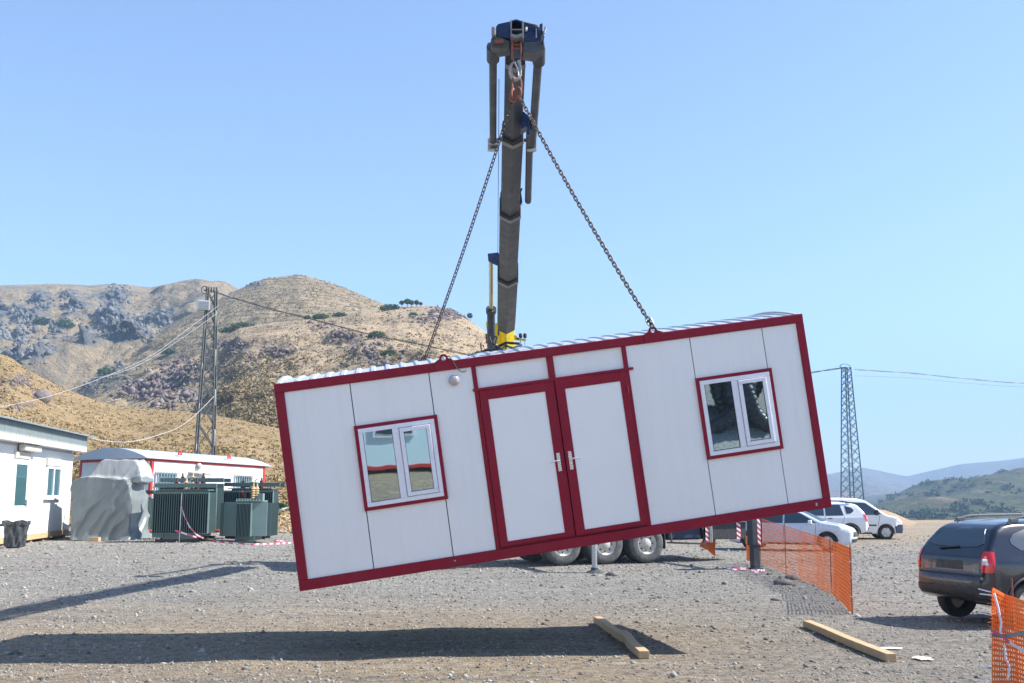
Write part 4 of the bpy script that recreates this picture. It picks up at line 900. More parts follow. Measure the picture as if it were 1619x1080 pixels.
def make_car(name,label,cat,loc,rz,spec,group):
    t=thing(name,label,cat,loc,rz,group); c=Car(spec['side'],spec['plan'],spec['sect'],spec['wheels'],spec['wr']); pm=spec['paint']
    body=raw('body',c.v,c.f,pm,t,True)
    inner=MB(); x0,x1=spec['wheels']; 
    un=MB().bb((x0+.1,-.6,.24),(x1-.1,.6,.6)).bb((x0-.5,-.5,.40),(x0+.1,.5,.7)).bb((x1-.1,-.5,.40),(x1+.5,.5,.7)).tube([(x0,-.7,spec['wr']),(x0,.7,spec['wr'])],.06,8); un.obj('underbody',M['black'],t)
    for x in spec['wheels']:
        for y in (-1,1): car_wheel(t,x,y*(spec['hw']-.02),spec['wr'],spec.get('rim',M['silver']),spec.get('spokes',5))
    for (nm,mt,top,bot,face,off,*rest) in spec['parts']:
        par=t
        for fc in (('L','R') if face=='LR' else (face,)):
            o=c.patch(top,bot,fc,off,*(rest or (12,6))).obj(nm,mt,par,True)
            if nm in('side_window','rear_window'): pass
    for x in spec['wheels']:
        for y in (-1,1):
            r=spec['wr']+.072; pts=[]
            for a in np.linspace(R(-14),R(194),22):
                px_,pz=x+r*math.cos(a),spec['wr']+r*math.sin(a); h=c.bvh.ray_cast(Vector((px_+.03*math.cos(a),3*y,pz+.03*math.sin(a))),Vector((0,-y,0))); 
                if h[0] is not None and abs(h[0].y)>spec['hw']-.25: pts.append(Vector((px_,h[0].y-y*.004,pz)))
            if len(pts)>3: MB().tube(pts,.024,6).obj('wheel_arch',spec.get('arch',M['plastic']),t,True)
    if 'extra' in spec: spec['extra'](t,c)
    return t,c
M['railgrey']=mat('grey_rail',(.12,.13,.14),.4,.4,.1,5)
blackpaint=NT('dark_navy_car_paint'); v=blackpaint.coord(); s_=blackpaint.new('ShaderNodeSeparateXYZ'); blackpaint.link(v,s_.inputs[0])
dust=blackpaint.ramp(blackpaint.math('ADD',blackpaint.math('MULTIPLY',blackpaint.noise(v,2.2,7,.7,.8),1.0),blackpaint.math('MULTIPLY',s_.outputs[2],-.42)),[(.05,0.0),(.45,.55)])
rearm=blackpaint.ramp(s_.outputs[0],[(-1.0,1.0),(-.9,.0)]) if False else blackpaint.math('LESS_THAN',s_.outputs[0],-1.86)
dust2=blackpaint.math('MULTIPLY',dust,blackpaint.math('ADD',.06,blackpaint.math('MULTIPLY',rearm,.6)))
blackpaint.set(color=blackpaint.mix(dust2,(.003,.006,.017),(.11,.05,.038)),rough=blackpaint.math('ADD',.16,blackpaint.math('MULTIPLY',dust2,.7)),metal=0,coat=.6)
BP=blackpaint.m
def suv_spec(paint,dirty):
    side=[(-2.02,.42),(-2.13,.50),(-2.16,.62),(-2.15,.74),(-2.09,.78),(-2.06,1.04),(-1.90,1.28),(-1.72,1.49),(-1.60,1.56),(-1.38,1.605),(-.8,1.64),(0,1.63),(.35,1.56),(.75,1.33),(1.08,1.10),(1.6,1.03),(1.98,.93),(2.12,.78),(2.16,.55),(2.08,.36),(1.8,.27),(.85,.27),(-.85,.27),(-1.85,.36)]
    plan=[(-2.16,.0),(-2.16,.45),(-2.12,.72),(-1.98,.87),(-1.6,.905),(0,.91),(1.3,.905),(1.8,.86),(2.08,.68),(2.16,.3),(2.16,0)]
    sect=[(0,.2),(.84,.2),(.895,.4),(.91,.75),(.885,.98),(.84,1.06),(.69,1.42),(.60,1.58),(.45,1.66),(0,1.70)]
    P=[('side_window',M['glass'],[(.30,1.50),(-.30,1.535)],[(.92,1.10),(-.30,1.075)],'LR',.008),
       ('side_window',M['glass'],[(-.36,1.535),(-.98,1.53)],[(-.36,1.075),(-1.10,1.09)],'LR',.008),
       ('side_window',M['glass'],[(-1.16,1.49),(-1.42,1.42),(-1.52,1.33)],[(-1.22,1.16),(-1.38,1.17),(-1.52,1.27)],'LR',.008),
       ('rear_window',M['glass'],[(-.46,1.49),(0,1.52),(.46,1.49)],[(-.62,1.27),(-.5,1.22),(0,1.20),(.5,1.22),(.62,1.27)],'B',.01,16,8),('plate_recess',M['plastic'],[(-.28,1.0),(.28,1.0)],[(-.32,.86),(.32,.86)],'B',.006,8,3),
       ('windscreen',M['glass'],[(-.58,1.53),(.58,1.53)],[(-.70,1.13),(.70,1.13)],'F',.008,14,8),
       ('sill_cladding',M['plastic'],[(-1.0,.42),(1.0,.42)],[(-1.0,.28),(1.0,.28)],'LR',.012),
       ('tail_lamp',M['redlamp'],[(.70,1.155),(.80,1.16)],[(.72,.84),(.86,.84)],'B',.012),
       ('tail_lamp',M['redlamp'],[(-.70,1.155),(-.80,1.16)],[(-.72,.84),(-.86,.84)],'B',.012),
       ('tail_lamp',M['redlamp'],[(-1.90,1.15),(-2.03,1.15)],[(-1.97,.85),(-2.09,.85)],'LR',.010),
       ('reversing_lamp',M['clearlamp'],[(.735,1.045),(.80,1.045)],[(.735,.955),(.82,.955)],'B',.018),
       ('reversing_lamp',M['clearlamp'],[(-.735,1.045),(-.80,1.045)],[(-.735,.955),(-.82,.955)],'B',.018),
       ('hatch_seam',M['black'],[(-.72,.80),(.72,.80)],[(-.72,.775),(.72,.775)],'B',.006,18,2),
       ('bumper_skid',M['plastic'],[(-.80,.60),(.80,.60)],[(-.72,.44),(.72,.44)],'B',.015,18,4),
       ('wiper',M['black'],[(-.12,1.225),(.32,1.185)],[(-.12,1.205),(.32,1.165)],'B',.03,6,2),
       ('headlamp',M['clearlamp'],[(.55,.98),(.78,.97)],[(.52,.80),(.82,.80)],'F',.01),('headlamp',M['clearlamp'],[(-.55,.98),(-.78,.97)],[(-.52,.80),(-.82,.80)],'F',.01),
       ('grille',M['plastic'],[(-.45,.92),(.45,.92)],[(-.42,.70),(.42,.70)],'F',.01),
       ('door_seam',M['black'],[(-.325,1.06),(-.338,1.06)],[(-.325,.42),(-.338,.42)],'LR',.003,1,8),('door_seam',M['black'],[(-1.13,1.06),(-1.143,1.06)],[(-1.0,.70),(-1.013,.70)],'LR',.003,1,8),('door_seam',M['black'],[(.93,1.06),(.917,1.06)],[(.90,.42),(.887,.42)],'LR',.003,1,8),
       ('door_handle',M['plastic'],[(-.45,.98),(-.62,.98)],[(-.45,.945),(-.62,.945)],'LR',.03,4,2),('door_handle',M['plastic'],[(.30,.97),(.13,.97)],[(.30,.935),(.13,.935)],'LR',.03,4,2)]
    def extra(t,c):
        for y in (-.60,.60):
            m=MB(); m.tube([(-1.42,y,1.59),(-1.28,y,1.655),(-1.1,y,1.685),(-.2,y,1.70),(.05,y,1.69),(.22,y,1.62)],[.014,.02,.021,.021,.02,.014],8)
            ro=m.obj('roof_rail',M['railgrey'],t,True)
            for x in (-1.30,-.02): MB().bb((x-.09,y-.02,1.59),(x+.09,y+.02,1.66)).obj('rail_foot',M['railgrey'],ro,bevel=.015)
        for y in (-1,1):
            m=MB(); m.box((.72,y*1.0,1.10),(.10,.2,.14),rz=0); m.bar((.74,y*.84,1.06),(.72,y*.95,1.07),.05); m.obj('mirror',M['plastic'],t,bevel=.03)
    return dict(side=side,plan=plan,sect=sect,wheels=(-1.335,1.335),wr=.345,hw=.88,paint=paint,parts=P,extra=extra,rim=M['silver'] if not dirty else M['rim'])
def sedan_spec():
    side=[(-2.1,.32),(-2.24,.45),(-2.26,.70),(-2.2,.98),(-1.75,1.04),(-1.35,1.20),(-.85,1.38),(-.3,1.45),(.15,1.43),(.55,1.30),(1.15,1.0),(1.7,.90),(2.08,.77),(2.22,.62),(2.25,.42),(2.1,.24),(1.8,.2),(-1.8,.22)]
    plan=[(-2.26,0),(-2.26,.4),(-2.18,.72),(-1.9,.86),(-1,.895),(0,.895),(1.2,.89),(1.75,.84),(2.08,.66),(2.24,.3),(2.25,0)]
    sect=[(0,.15),(.82,.15),(.875,.35),(.895,.65),(.87,.88),(.84,.95),(.70,1.25),(.6,1.4),(.4,1.47),(0,1.49)]
    P=[('side_window',M['glass'],[(.42,1.30),(-.12,1.375)],[(.98,.97),(-.12,.955)],'LR',.008),('side_window',M['glass'],[(-.18,1.375),(-.80,1.32)],[(-.18,.955),(-1.05,.97)],'LR',.008),
       ('side_window',M['glass'],[(-.90,1.29),(-1.05,1.22)],[(-1.10,.99),(-1.40,1.03)],'LR',.008,4,4),
       ('windscreen',M['glass'],[(-.52,1.37),(.52,1.37)],[(-.72,1.02),(.72,1.02)],'F',.008,14,8),('rear_window',M['glass'],[(-.5,1.35),(.5,1.35)],[(-.66,1.08),(.66,1.08)],'B',.008),
       ('headlamp',M['clearlamp'],[(1.72,.80),(2.08,.70)],[(1.76,.73),(2.10,.60)],'LR',.01),('headlamp',M['clearlamp'],[(.5,.72),(.74,.76)],[(.5,.62),(.78,.64)],'F',.01),('headlamp',M['clearlamp'],[(-.5,.72),(-.74,.76)],[(-.5,.62),(-.78,.64)],'F',.01),
       ('grille',M['plastic'],[(-.45,.66),(.45,.66)],[(-.5,.50),(.5,.50)],'F',.012),('lower_grille',M['plastic'],[(-.6,.42),(.6,.42)],[(-.6,.30),(.6,.30)],'F',.012),
       ('sill_cladding',M['plastic'],[(-.95,.28),(.95,.28)],[(-.95,.22),(.95,.22)],'LR',.008,8,2),
       ('door_seam',M['black'],[(.96,.95),(.948,.95)],[(.92,.3),(.908,.3)],'LR',.003,1,8),('door_seam',M['black'],[(-.145,.95),(-.157,.95)],[(-.145,.3),(-.157,.3)],'LR',.003,1,8),
       ('tail_lamp',M['redlamp'],[(-2.0,.93),(-2.18,.93)],[(-2.0,.75),(-2.2,.75)],'LR',.01),
       ('door_handle',M['silverbody'],[(.08,.84),(-.08,.85)],[(.08,.81),(-.08,.82)],'LR',.03,4,2),('door_handle',M['silverbody'],[(-.85,.86),(-1.01,.87)],[(-.85,.83),(-1.01,.84)],'LR',.03,4,2)]
    def extra(t,c):
        for y in (-1,1):
            m=MB(); m.box((.78,y*.99,1.0),(.12,.2,.13)); m.bar((.80,y*.84,.96),(.78,y*.95,.97),.05); m.obj('mirror',M['white'],t,bevel=.04)
    return dict(side=side,plan=plan,sect=sect,wheels=(-1.32,1.32),wr=.32,hw=.87,arch=M['silverbody'],paint=M['silverbody'],parts=P,extra=extra)
def van_spec():
    side=[(-2.1,.3),(-2.2,.45),(-2.2,1.2),(-2.12,1.7),(-1.95,1.80),(-.5,1.83),(.2,1.80),(.55,1.70),(1.35,1.12),(1.45,1.08),(1.9,.98),(2.12,.80),(2.2,.6),(2.2,.4),(2.1,.25),(-1.9,.25)]
    plan=[(-2.2,0),(-2.2,.7),(-2.1,.86),(-1.8,.91),(0,.915),(1.3,.9),(1.8,.84),(2.1,.66),(2.2,.3),(2.2,0)]
    sect=[(0,.2),(.86,.2),(.91,.5),(.915,.9),(.88,1.15),(.78,1.6),(.70,1.78),(.5,1.84),(0,1.86)]
    P=[('side_window',M['glass'],[(.52,1.60),(-.15,1.64)],[(1.18,1.13),(1.0,1.08),(-.15,1.06)],'LR',.008),('side_window',M['glass'],[(-.35,1.62),(-1.15,1.62)],[(-.35,1.22),(-1.15,1.22)],'LR',.008),
       ('windscreen',M['glass'],[(-.62,1.65),(.62,1.65)],[(-.75,1.16),(.75,1.16)],'F',.008,14,8),
       ('bumper',M['dusk'],[(1.74,.58),(2.14,.68)],[(1.78,.30),(2.12,.28)],'LR',.02),('bumper',M['dusk'],[(-.80,.66),(.80,.66)],[(-.75,.30),(.75,.30)],'F',.02,14,4),
       ('headlamp',M['clearlamp'],[(1.82,.93),(2.05,.82)],[(1.86,.80),(2.10,.70)],'LR',.01),('headlamp',M['clearlamp'],[(.5,.9),(.78,.9)],[(.5,.72),(.8,.72)],'F',.01),('headlamp',M['clearlamp'],[(-.5,.9),(-.78,.9)],[(-.5,.72),(-.8,.72)],'F',.01),
       ('rubbing_strip',M['plastic'],[(-.2,.66),(.95,.66)],[(-.2,.60),(.95,.60)],'LR',.02,8,2),('door_seam',M['black'],[(-.22,1.05),(-.234,1.05)],[(-.22,.3),(-.234,.3)],'LR',.003,1,8),
       ('door_seam',M['black'],[(1.12,1.05),(1.106,1.05)],[(1.0,.4),(.986,.4)],'LR',.003,1,8),('tail_lamp',M['redlamp'],[(-2.0,1.4),(-2.14,1.4)],[(-2.0,.9),(-2.17,.9)],'LR',.01),
       ('sill_cladding',M['plastic'],[(-1.0,.32),(1.0,.32)],[(-1.0,.26),(1.0,.26)],'LR',.008,8,2)]
    def extra(t,c):
        for y in (-1,1):
            m=MB(); m.box((.98,y*1.03,1.18),(.10,.2,.24)); m.bar((1.0,y*.86,1.12),(.98,y*.98,1.14),.05); m.obj('mirror',M['plastic'],t,bevel=.04)
    return dict(side=side,plan=plan,sect=sect,wheels=(-1.36,1.36),wr=.325,hw=.885,arch=M['white'],paint=M['white'],parts=P,extra=extra,spokes=6)
def cars():
    gp='cars parked in the yard'
    phi=math.atan2(.292,.956); q=(7.72,17.3); f=Vector((.956,.292,0)); 
    o,_=make_car('parked_car','dark navy sport utility vehicle with dusty tailgate parked at the right edge','car',(q[0]+f.x*1.335,q[1]+f.y*1.335,0),phi,suv_spec(BP,True),gp)
    # sedan
    p=Gz(1309,872); a=R(-24); f=Vector((math.cos(a),math.sin(a),0)); n=Vector((f.y,-f.x,0)); c=p-f*1.32-n*.80
    make_car('parked_car','silver white sedan parked behind the orange netting','car',(c.x,c.y,float(g(c.x,c.y))),a,sedan_spec(),gp)
    p=W(1349,853,44.5); a=R(180-8); f=Vector((math.cos(a),math.sin(a),0)); n=Vector((-f.y,f.x,0)); c=Vector((p.x,p.y,0))+f*1.335+Vector((0,.8,0))
    make_car('parked_car','white sport utility vehicle seen from its tail side between the sedan and the van','car',(c.x,c.y,float(g(c.x,c.y))),a,suv_spec(M['white'],False),gp)
    p=W(1405,852,46.5); a=R(-7); f=Vector((math.cos(a),math.sin(a),0)); c=Vector((p.x,p.y,0))-f*1.36+Vector((0,.8,0))
    make_car('parked_van','white compact van with black front bumper parked farthest right behind the cars','van',(c.x,c.y,float(g(c.x,c.y))),a,van_spec(),gp)
cars()
# ------------------------------------------------------------------ orange netting
def net(name,label,top,bot,px_,rows,r0=.012,group='orange safety nets',posts=(),posth=None,tape=None):
    t=thing(name,label,'fence',bot[0],0,group); I=Matrix.Translation(-Vector(bot[0]))
    top=[Vector(p) for p in top];bot=[Vector(p) for p in bot]
    def samp(P,s):
        L=[0]; 
        for a,b in zip(P,P[1:]): L.append(L[-1]+(b-a).length)
        d=s*L[-1]
        for i in range(len(P)-1):
            if d<=L[i+1]+1e-9: return P[i].lerp(P[i+1],(d-L[i])/(L[i+1]-L[i]))
        return P[-1]
    n=px_; A=[samp(top,i/n) for i in range(n+1)];B=[samp(bot,i/n) for i in range(n+1)]
    m=MB(); rnd=random.Random(3); P=[[None]*(rows+1) for _ in range(n+1)]
    for i in range(n+1):
        for j in range(rows+1):
            p=A[i].lerp(B[i],j/rows); q=np.array([[p.x*1.7,p.y*1.7,p.z*2.]]); w=fbm(q,2,7)[0]*.07*math.sin(math.pi*min(1,max(0,i/n)))*1.2
            P[i][j]=p+Vector((w*.5,w,fbm(q,2,11)[0]*.02))
    def flat(a,b,h,vert):
        d=(b-a).normalized(); u=Vector((0,0,1)) if not vert else (A[-1]-A[0]).normalized(); u=(u-d*u.dot(d)).normalized()*h; nn=d.cross(u).normalized()*.0025
        m.add([a-u+nn,b-u+nn,b+u+nn,a+u+nn,a-u-nn,b-u-nn,b+u-nn,a+u-nn],[(0,1,2,3),(7,6,5,4),(3,2,6,7),(4,5,1,0)],I)
    for j in range(rows+1):
        for i in range(n): flat(P[i][j],P[i+1][j],r0*(1.5 if j in(0,rows) else 1),False)
    for i in range(n+1):
        for j in range(0,rows): flat(P[i][j],P[i][j+1],r0*.5,True)
    m.obj('net',M['orange'],t,fixn=False)
    for (b,h) in posts:
        b=I@Vector(b); MB().tube([b-Vector((0,0,.1)),b+Vector((.01,0,h))],.010,8).obj('post',M['rust'],t)
    return t,I
def nets():
    # middle net: from the crane leg toward the camera
    bp=[(1203,892),(1232,903),(1262,914),(1290,926),(1318,941),(1334,956),(1348,973)]
    tp=[(1203,821),(1262,838),(1310,853),(1348,868)]
    b=[Gz(*p) for p in bp]; 
    tops=[]
    for i,(x,y) in enumerate(bp):
        yy=np.interp(x,[p[0] for p in tp],[p[1] for p in tp]); tops.append(W(x-(2 if i==len(bp)-1 else 0),yy,b[i].y))
    t,I=net('safety_net','long orange safety net sagging on thin rods in front of the silver sedan',tops,b,200,16,.0058,posts=[(Gz(1243,908),1.30),(Gz(1315,939),1.12),(b[-1],1.17),(b[0],1.3)])
    m=MB(); 
    for k,(x,y) in enumerate(((1349,890),(1350,903),(1351,915),(1350,934),(1350,945))):
        p=W(x,y,b[-1].y-.03); m.bar(I@p,I@(p+Vector((.09 if k%2 else -.07,0,.03))),.012)
    m.obj('tie',M['pvc'],t)
    # near net at the right edge
    e=Vector((5.26,11.45,0)); tp=[W(1569,931,11.45),W(1590,943,11.5),W(1619,952,11.3),W(1680,958,11),W(1760,958,10.7)]; bt=[Vector((5.20,11.4,.01)),Vector((5.6,11.3,.01)),Vector((6.0,11.1,.01)),Vector((6.6,10.9,.01)),Vector((7.2,10.6,.01))]
    bt=[W(1569,1086,11.45)]+[Vector((p.x+.02,p.y,.01)) for p in tp[1:]]
    t,I=net('safety_net','near orange safety net with barrier tape at the bottom right corner',tp,bt,46,19,.0125,posts=[(Vector((e.x+.1,e.y+.02,0)),1.13)])
    m=MB(); m.ribbon([I@W(x,y,Y) for x,y,Y in ((1566,996,11.35),(1580,1003,11.36),(1600,1018,11.3),(1619,1030,11.2),(1700,1050,11))],.035); m.obj('barrier_tape',M['tape'],t)
    m=MB(); m.ribbon([I@W(x,y,Y) for x,y,Y in ((1568,1004,11.4),(1590,1006,11.4),(1619,1001,11.3),(1700,998,11))],.045); m.obj('strap',M['edge'],t)
    for (pts) in (((1572,938),(1578,960),(1583,985),(1581,1005)),((1588,1020),(1590,1040),(1596,1055),(1593,1075))):
        m=MB(); m.tube([I@W(x,y,11.38) for x,y in pts],.012,6); m.obj('cord',M['pvc'],t)
    m=MB()
    for (x0,y0,x1,y1) in ((1547,931,1566,936),(1549,939,1568,941),(1546,968,1567,973),(1550,1055,1566,1054),(1547,1071,1568,1075),(1556,1002,1568,1003)):
        q=MB().bar(I@W(x0,y0,11.42),I@W(x1,y1,11.42),.012); q.obj('tie',M['pvc'],t)
    m=MB(); rr=random.Random(5)
    for k in range(16):
        y=936+k*6; q=W(1566+rr.uniform(-5,2),y,11.4); m.bar(I@q,I@W(1574,y+rr.uniform(-4,4),11.42),.022,.004)
    m.obj('torn_edge',M['orange'],t)
    # two far scraps
    for (tpx,bpx,lab,n) in (([(1108,862),(1117,849),(1131,848)],[(1107,862),(1120,868),(1130,877)],'torn orange net scrap hanging from a rod below the truck bed',18),
                        ([(1180,849),(1187,850)],[(1181,884),(1186,886)],'narrow strip of orange net beside the thick crane leg',6)):
        bY=G(1128,883).y if n==18 else G(1184,888).y
        net('net_scrap',lab,[W(x,y,bY) for x,y in tpx],[W(x,y,bY+.05) for x,y in bpx],n,10,.03 if n==18 else .022,posts=[(W(bpx[-1][0],bpx[-1][1]+4,bY),.9)])
nets()
# ------------------------------------------------------------------ timber, stones, litter in the yard
def timber():
    def beam(pa,pb,w,h,label):
        a,b=Gz(*pa),Gz(*pb); m=MB(); d=(b-a); L=d.length; N=10; vs=[]; u=Vector((-d.y,d.x,0)).normalized()
        for i in range(N+1):
            p=d*(i/N)+u*.012*math.sin(i*.8)
            for (s,z) in ((-1,0),(1,0),(1,1),(-1,1)): vs.append(p+u*s*w/2+Vector((0,0,.005+z*h)))
        m.add(vs,[(i*4+k,i*4+(k+1)%4,(i+1)*4+(k+1)%4,(i+1)*4+k) for i in range(N) for k in range(4)]+[(3,2,1,0),(N*4,N*4+1,N*4+2,N*4+3)])
        o=m.obj('timber_beam',M['wood'],None,bevel=.006); o.location=a; tag(o,label,'timber','timber beams on the ground'); return o
    beam((1276,994),(1408,1046),.13,.10,'long straight pale timber beam lying right of the shadow')
    beam((944,986),(989,1016),.12,.10,'timber beam lying in the shadow edge, its far half in shade')
    beam((984,1008),(1017,1041),.13,.095,'short timber piece lapped onto the near end of the shaded beam')
    for (x,y,s,lab) in ((1238,922,.20,'dark brown stone by the orange net, left of the pair'),(1253,915,.17,'dark brown stone by the orange net, right of the pair'),(968,909,.15,'dark stone beside the thin crane leg foot'),(1228,950,.10,'small dark stone left of the orange net shadow'),(1146,922,.09,'lone stone on the gravel left of the dark pair'),(940,1024,.05,'small stone just below the shaded timber beam')):
        p=Gz(x,y); o=scatter('stone',np.array([[0,0,0.]]),np.array([s]),M['rocknear'],ICO2,ICF2,.55,.14,.2,.25); o.location=p; tag(o,lab,'stone','large stones in the yard')
    # white lime patch
    def patch(px,py,rx,ry,lab,m=None,nm='paint_patch'):
        p=Gz(px,py); n=26; mb=MB(); vs=[(0,0,.02)]
        for k in range(n):
            a=2*math.pi*k/n; r=1+.35*math.sin(k*2.3)*math.cos(k*1.1); vs.append((rx*r*math.cos(a),ry*r*math.sin(a),.006))
        mb.add(vs,[(0,i+1,(i+1)%n+1) for i in range(n)]); o=mb.obj(nm,m or M['chalk'],None,fixn=False); o.location=p+Vector((0,0,.014)); tag(o,lab,'powder patch')
    patch(1459,1043,.11,.16,'pale cream powder patch on the ground right of the long beam'); patch(1408,1026,.16,.09,'pale cream powder beside the near end of the long beam')
    # crumpled tape by the crane leg
    def crumple(px,py,n,r,label,seed,h=.06):
        p=Gz(px,py); rd=random.Random(seed); t=MB()
        pts=[Vector((rd.uniform(-r,r),rd.uniform(-r*.5,r*.5),rd.uniform(.01,h))) for _ in range(n)]
        L=0
        for a,b in zip(pts,pts[1:]):
            L2=L+(b-a).length; k=len(t.v); w=Vector((rd.uniform(-.02,.02),.02,rd.uniform(.005,.02))); t.v+= [a-w,a+w,b-w,b+w]; t.uv.update({k:(L,0),k+1:(L,1),k+2:(L2,0),k+3:(L2,1)}); t.f.append((k,k+2,k+3,k+1)); L=L2
        o=t.obj('barrier_tape',M['tape'],None,fixn=False); o.location=p; tag(o,label,'tape','loose red and white tape')
    crumple(1168,901,14,.30,'crumpled red white tape lying left of the thick crane leg',1); crumple(1199,905,8,.2,'small crumple of red white tape at the foot of the thick crane leg',2)
    crumple(443,858,12,.28,'crumpled red white tape near the lower left corner of the hanging cabin',3,.14)
    crumple(110,846,10,.3,'pile of red white tape at the corner of the left cabin',4,.12)
M['chalk']=mat('cream_powder',(.75,.72,.58),.95,0,.15,20,.4,40)
timber()
# ------------------------------------------------------------------ left: site cabins
def frame_from(A,B,z):       # local x from A to B, y to the left of it, z up (may tilt)
    d=(B-A).normalized(); y=Vector((0,0,1)).cross(d).normalized(); u=d.cross(y); return Matrix.Translation(A)@Matrix((d,y,u)).transposed().to_4x4()
def left_cabin():
    A=Vector((-15.6,26.5,.62)); B=Vector((-18.30,43.7,.66)); TM=frame_from(A,B,0); I=TM.inverted(); L=(B-A).length
    t=thing('site_cabin','weathered white cabin with corrugated grey roof edge at the left edge','cabin',matrix=TM)
    # local: x along front toward the far corner, y away (left); front face y=0
    H=3.2
    MB().bb((0,0,0),(L,5,H)).obj('wall',mat_wall,t)
    MB().bb((L-.07,-.02,0),(L+.02,.06,H)).obj('corner_trim',M['white'],t)
    b=MB(); b.bb((0,-.03,-.20),(L+.02,.10,-.005)); b.bb((L-.1,.1,-.2),(L+.02,5,-.005)); b.obj('base_beam',M['wood'],t)
    bl=None
    for k in range(8): MB().bb((L-.4-k*2.3,.05,-.45),(L-.2-k*2.3,.5,-.20)).obj('block',M['wood'],t)
    # fascia with ragged foam edge and eaves
    f=MB(); f.bb((-.3,-.42,H-.02),(L+.55,-.36,H+.62)); f.bb((L+.50,-.36,H-.02),(L+.55,5.3,H+.62)); f.obj('roof_fascia',fascia_mat,t)
    rf=MB(); pr=wave(-.35,L+1.0,.12,0,.035); n=len(pr); vs=[(x,-.62,H+.63+z) for x,z in pr]+[(x,2.5,H+.95+z) for x,z in pr]+[(x,-.62,H+.615+z) for x,z in pr]+[(x,2.5,H+.935+z) for x,z in pr]
    rf.add(vs,[(i,i+1,n+i+1,n+i) for i in range(n-1)]+[(2*n+i,3*n+i,3*n+i+1,2*n+i+1) for i in range(n-1)]+[(i,2*n+i,2*n+i+1,i+1) for i in range(n-1)]+[(i+n,i+n+1,3*n+i+1,3*n+i) for i in range(n-1)])
    rf.obj('roof',M['corr'],t,fixn=False)
    sf=MB().bb((-.3,-.36,H-.02),(L+.5,-.0,H+.0)); sf.obj('soffit',M['white'],t)
    tr=MB(); 
    for k in range(int(L/.16)): tr.bb((k*.16,-.025,H-.11),(k*.16+.09,.0,H-.025))
    tr.obj('eaves_trim',M['roofw'],t)
    def loc(px,py):            # where the photo pixel meets the front wall
        o=I@Vector((0,0,CAMZ)); p=I@W(px,py,30); d=p-o; k=-o.y/d.y; q=o+d*k; return q.x,q.z
    x0,z1=loc(22,724); x1,_=loc(44,727); _,z0=loc(22,836)
    d=MB(); d.bb((x0,-.05,.0),(x0+.16,.02,z1)); d.bb((x1-.05,-.05,.0),(x1,.02,z1)); d.bb((x0+.16,-.05,z1-.10),(x1-.05,.02,z1)); do=d.obj('door',M['pvc'],t,bevel=.01)
    MB().bb((x0+.16,-.035,.0),(x1-.05,.018,z1-.10)).obj('door_panel',M['white'],do)
    xa=x0+.26; xb=x1-.12; MB().bb((xa,-.045,1.05),(xb,-.034,z1-.2)).obj('pane',M['cabglass'],do)
    h=MB(); h.bar((x1-.10,-.09,1.12),(x1-.28,-.09,1.10),.03); h.bb((x1-.12,-.09,.98),(x1-.07,-.035,1.24)); h.obj('handle',M['steel'],do)
    a,c=loc(73,737); b_,_=loc(95,740); _,e=loc(81,787)
    w=MB(); w.bb((a,-.07,e),(b_,.02,e+.09)); w.bb((a,-.07,c-.09),(b_,.02,c)); w.bb((a,-.07,e+.09),(a+.1,.02,c-.09)); w.bb((b_-.1,-.07,e+.09),(b_,.02,c-.09)); m_=(a+b_)/2; w.bb((m_-.05,-.07,e+.09),(m_+.05,.02,c-.09)); wo=w.obj('window',M['pvc'],t,bevel=.01)
    for p,q in ((a+.1,m_-.05),(m_+.05,b_-.1)): MB().bb((p,-.03,e+.09),(q,.01,c-.09)).obj('pane',M['cabglass'],wo)
    s=MB(); s.bb((a-.12,-.14,e-.07),(b_+.1,-.0,e-.005)); s.obj('sill',M['white'],wo)
    q=MB(); q.bb((a-.08,-.09,c+.02),(b_+.08,-.0,c+.30)); q.obj('shutter_box',M['bone'],wo,bevel=.01)
    q=MB(); q.bb((x0-.02,-.09,z1+.0),(x1,-.0,z1+.24)); q.obj('shutter_box',M['bone'],do,bevel=.01)
    lx,lz=loc(27,707); lx2,_=loc(53,710); q=MB(); q.bb((lx,-.30,lz-.12),(lx2,-.04,lz+.12)); q.obj('wall_lamp',M['bone'],t,bevel=.05)
mat_wall=NT('white_ribbed_wall'); v=mat_wall.coord(); s_=mat_wall.new('ShaderNodeSeparateXYZ'); mat_wall.link(v,s_.inputs[0]); fr=mat_wall.ramp(mat_wall.math('FRACT',mat_wall.math('DIVIDE',s_.outputs[0],.16)),[(0,0.0),(.1,1.0),(.9,1.0),(1,0.0)])
mat_wall.set(color=mat_wall.mix(mat_wall.noise(v,1.2,6,.7),(.70,.70,.70),(.82,.82,.82)),rough=.5,normal=mat_wall.bump(fr,.5,.01)); mat_wall=mat_wall.m
fascia_mat=NT('weathered_corrugated_fascia'); v=fascia_mat.coord(); s_=fascia_mat.new('ShaderNodeSeparateXYZ'); fascia_mat.link(v,s_.inputs[0]); fr=fascia_mat.math('SINE',fascia_mat.math('MULTIPLY',s_.outputs[0],2*math.pi/.16))
st=fascia_mat.noise(fascia_mat.coord(scale=(3,3,.3)),2,5)
jag=fascia_mat.math('MULTIPLY',fascia_mat.math('PINGPONG',s_.outputs[0],.08),1.6)
lowr=fascia_mat.math('LESS_THAN',s_.outputs[2],fascia_mat.math('ADD',3.34,jag))
fascia_mat.set(color=fascia_mat.mix(lowr,fascia_mat.mix(st,(.13,.17,.18),(.22,.27,.27)),fascia_mat.mix(st,(.45,.43,.38),(.66,.64,.58))),rough=.6,normal=fascia_mat.bump(fr,.8,.02)); fascia_mat=fascia_mat.m
M['bone']=mat('yellowed_plastic',(.58,.55,.48),.5,0,.08,5,dirt=(.4,.33,.2),dirt_amt=.3)
left_cabin()
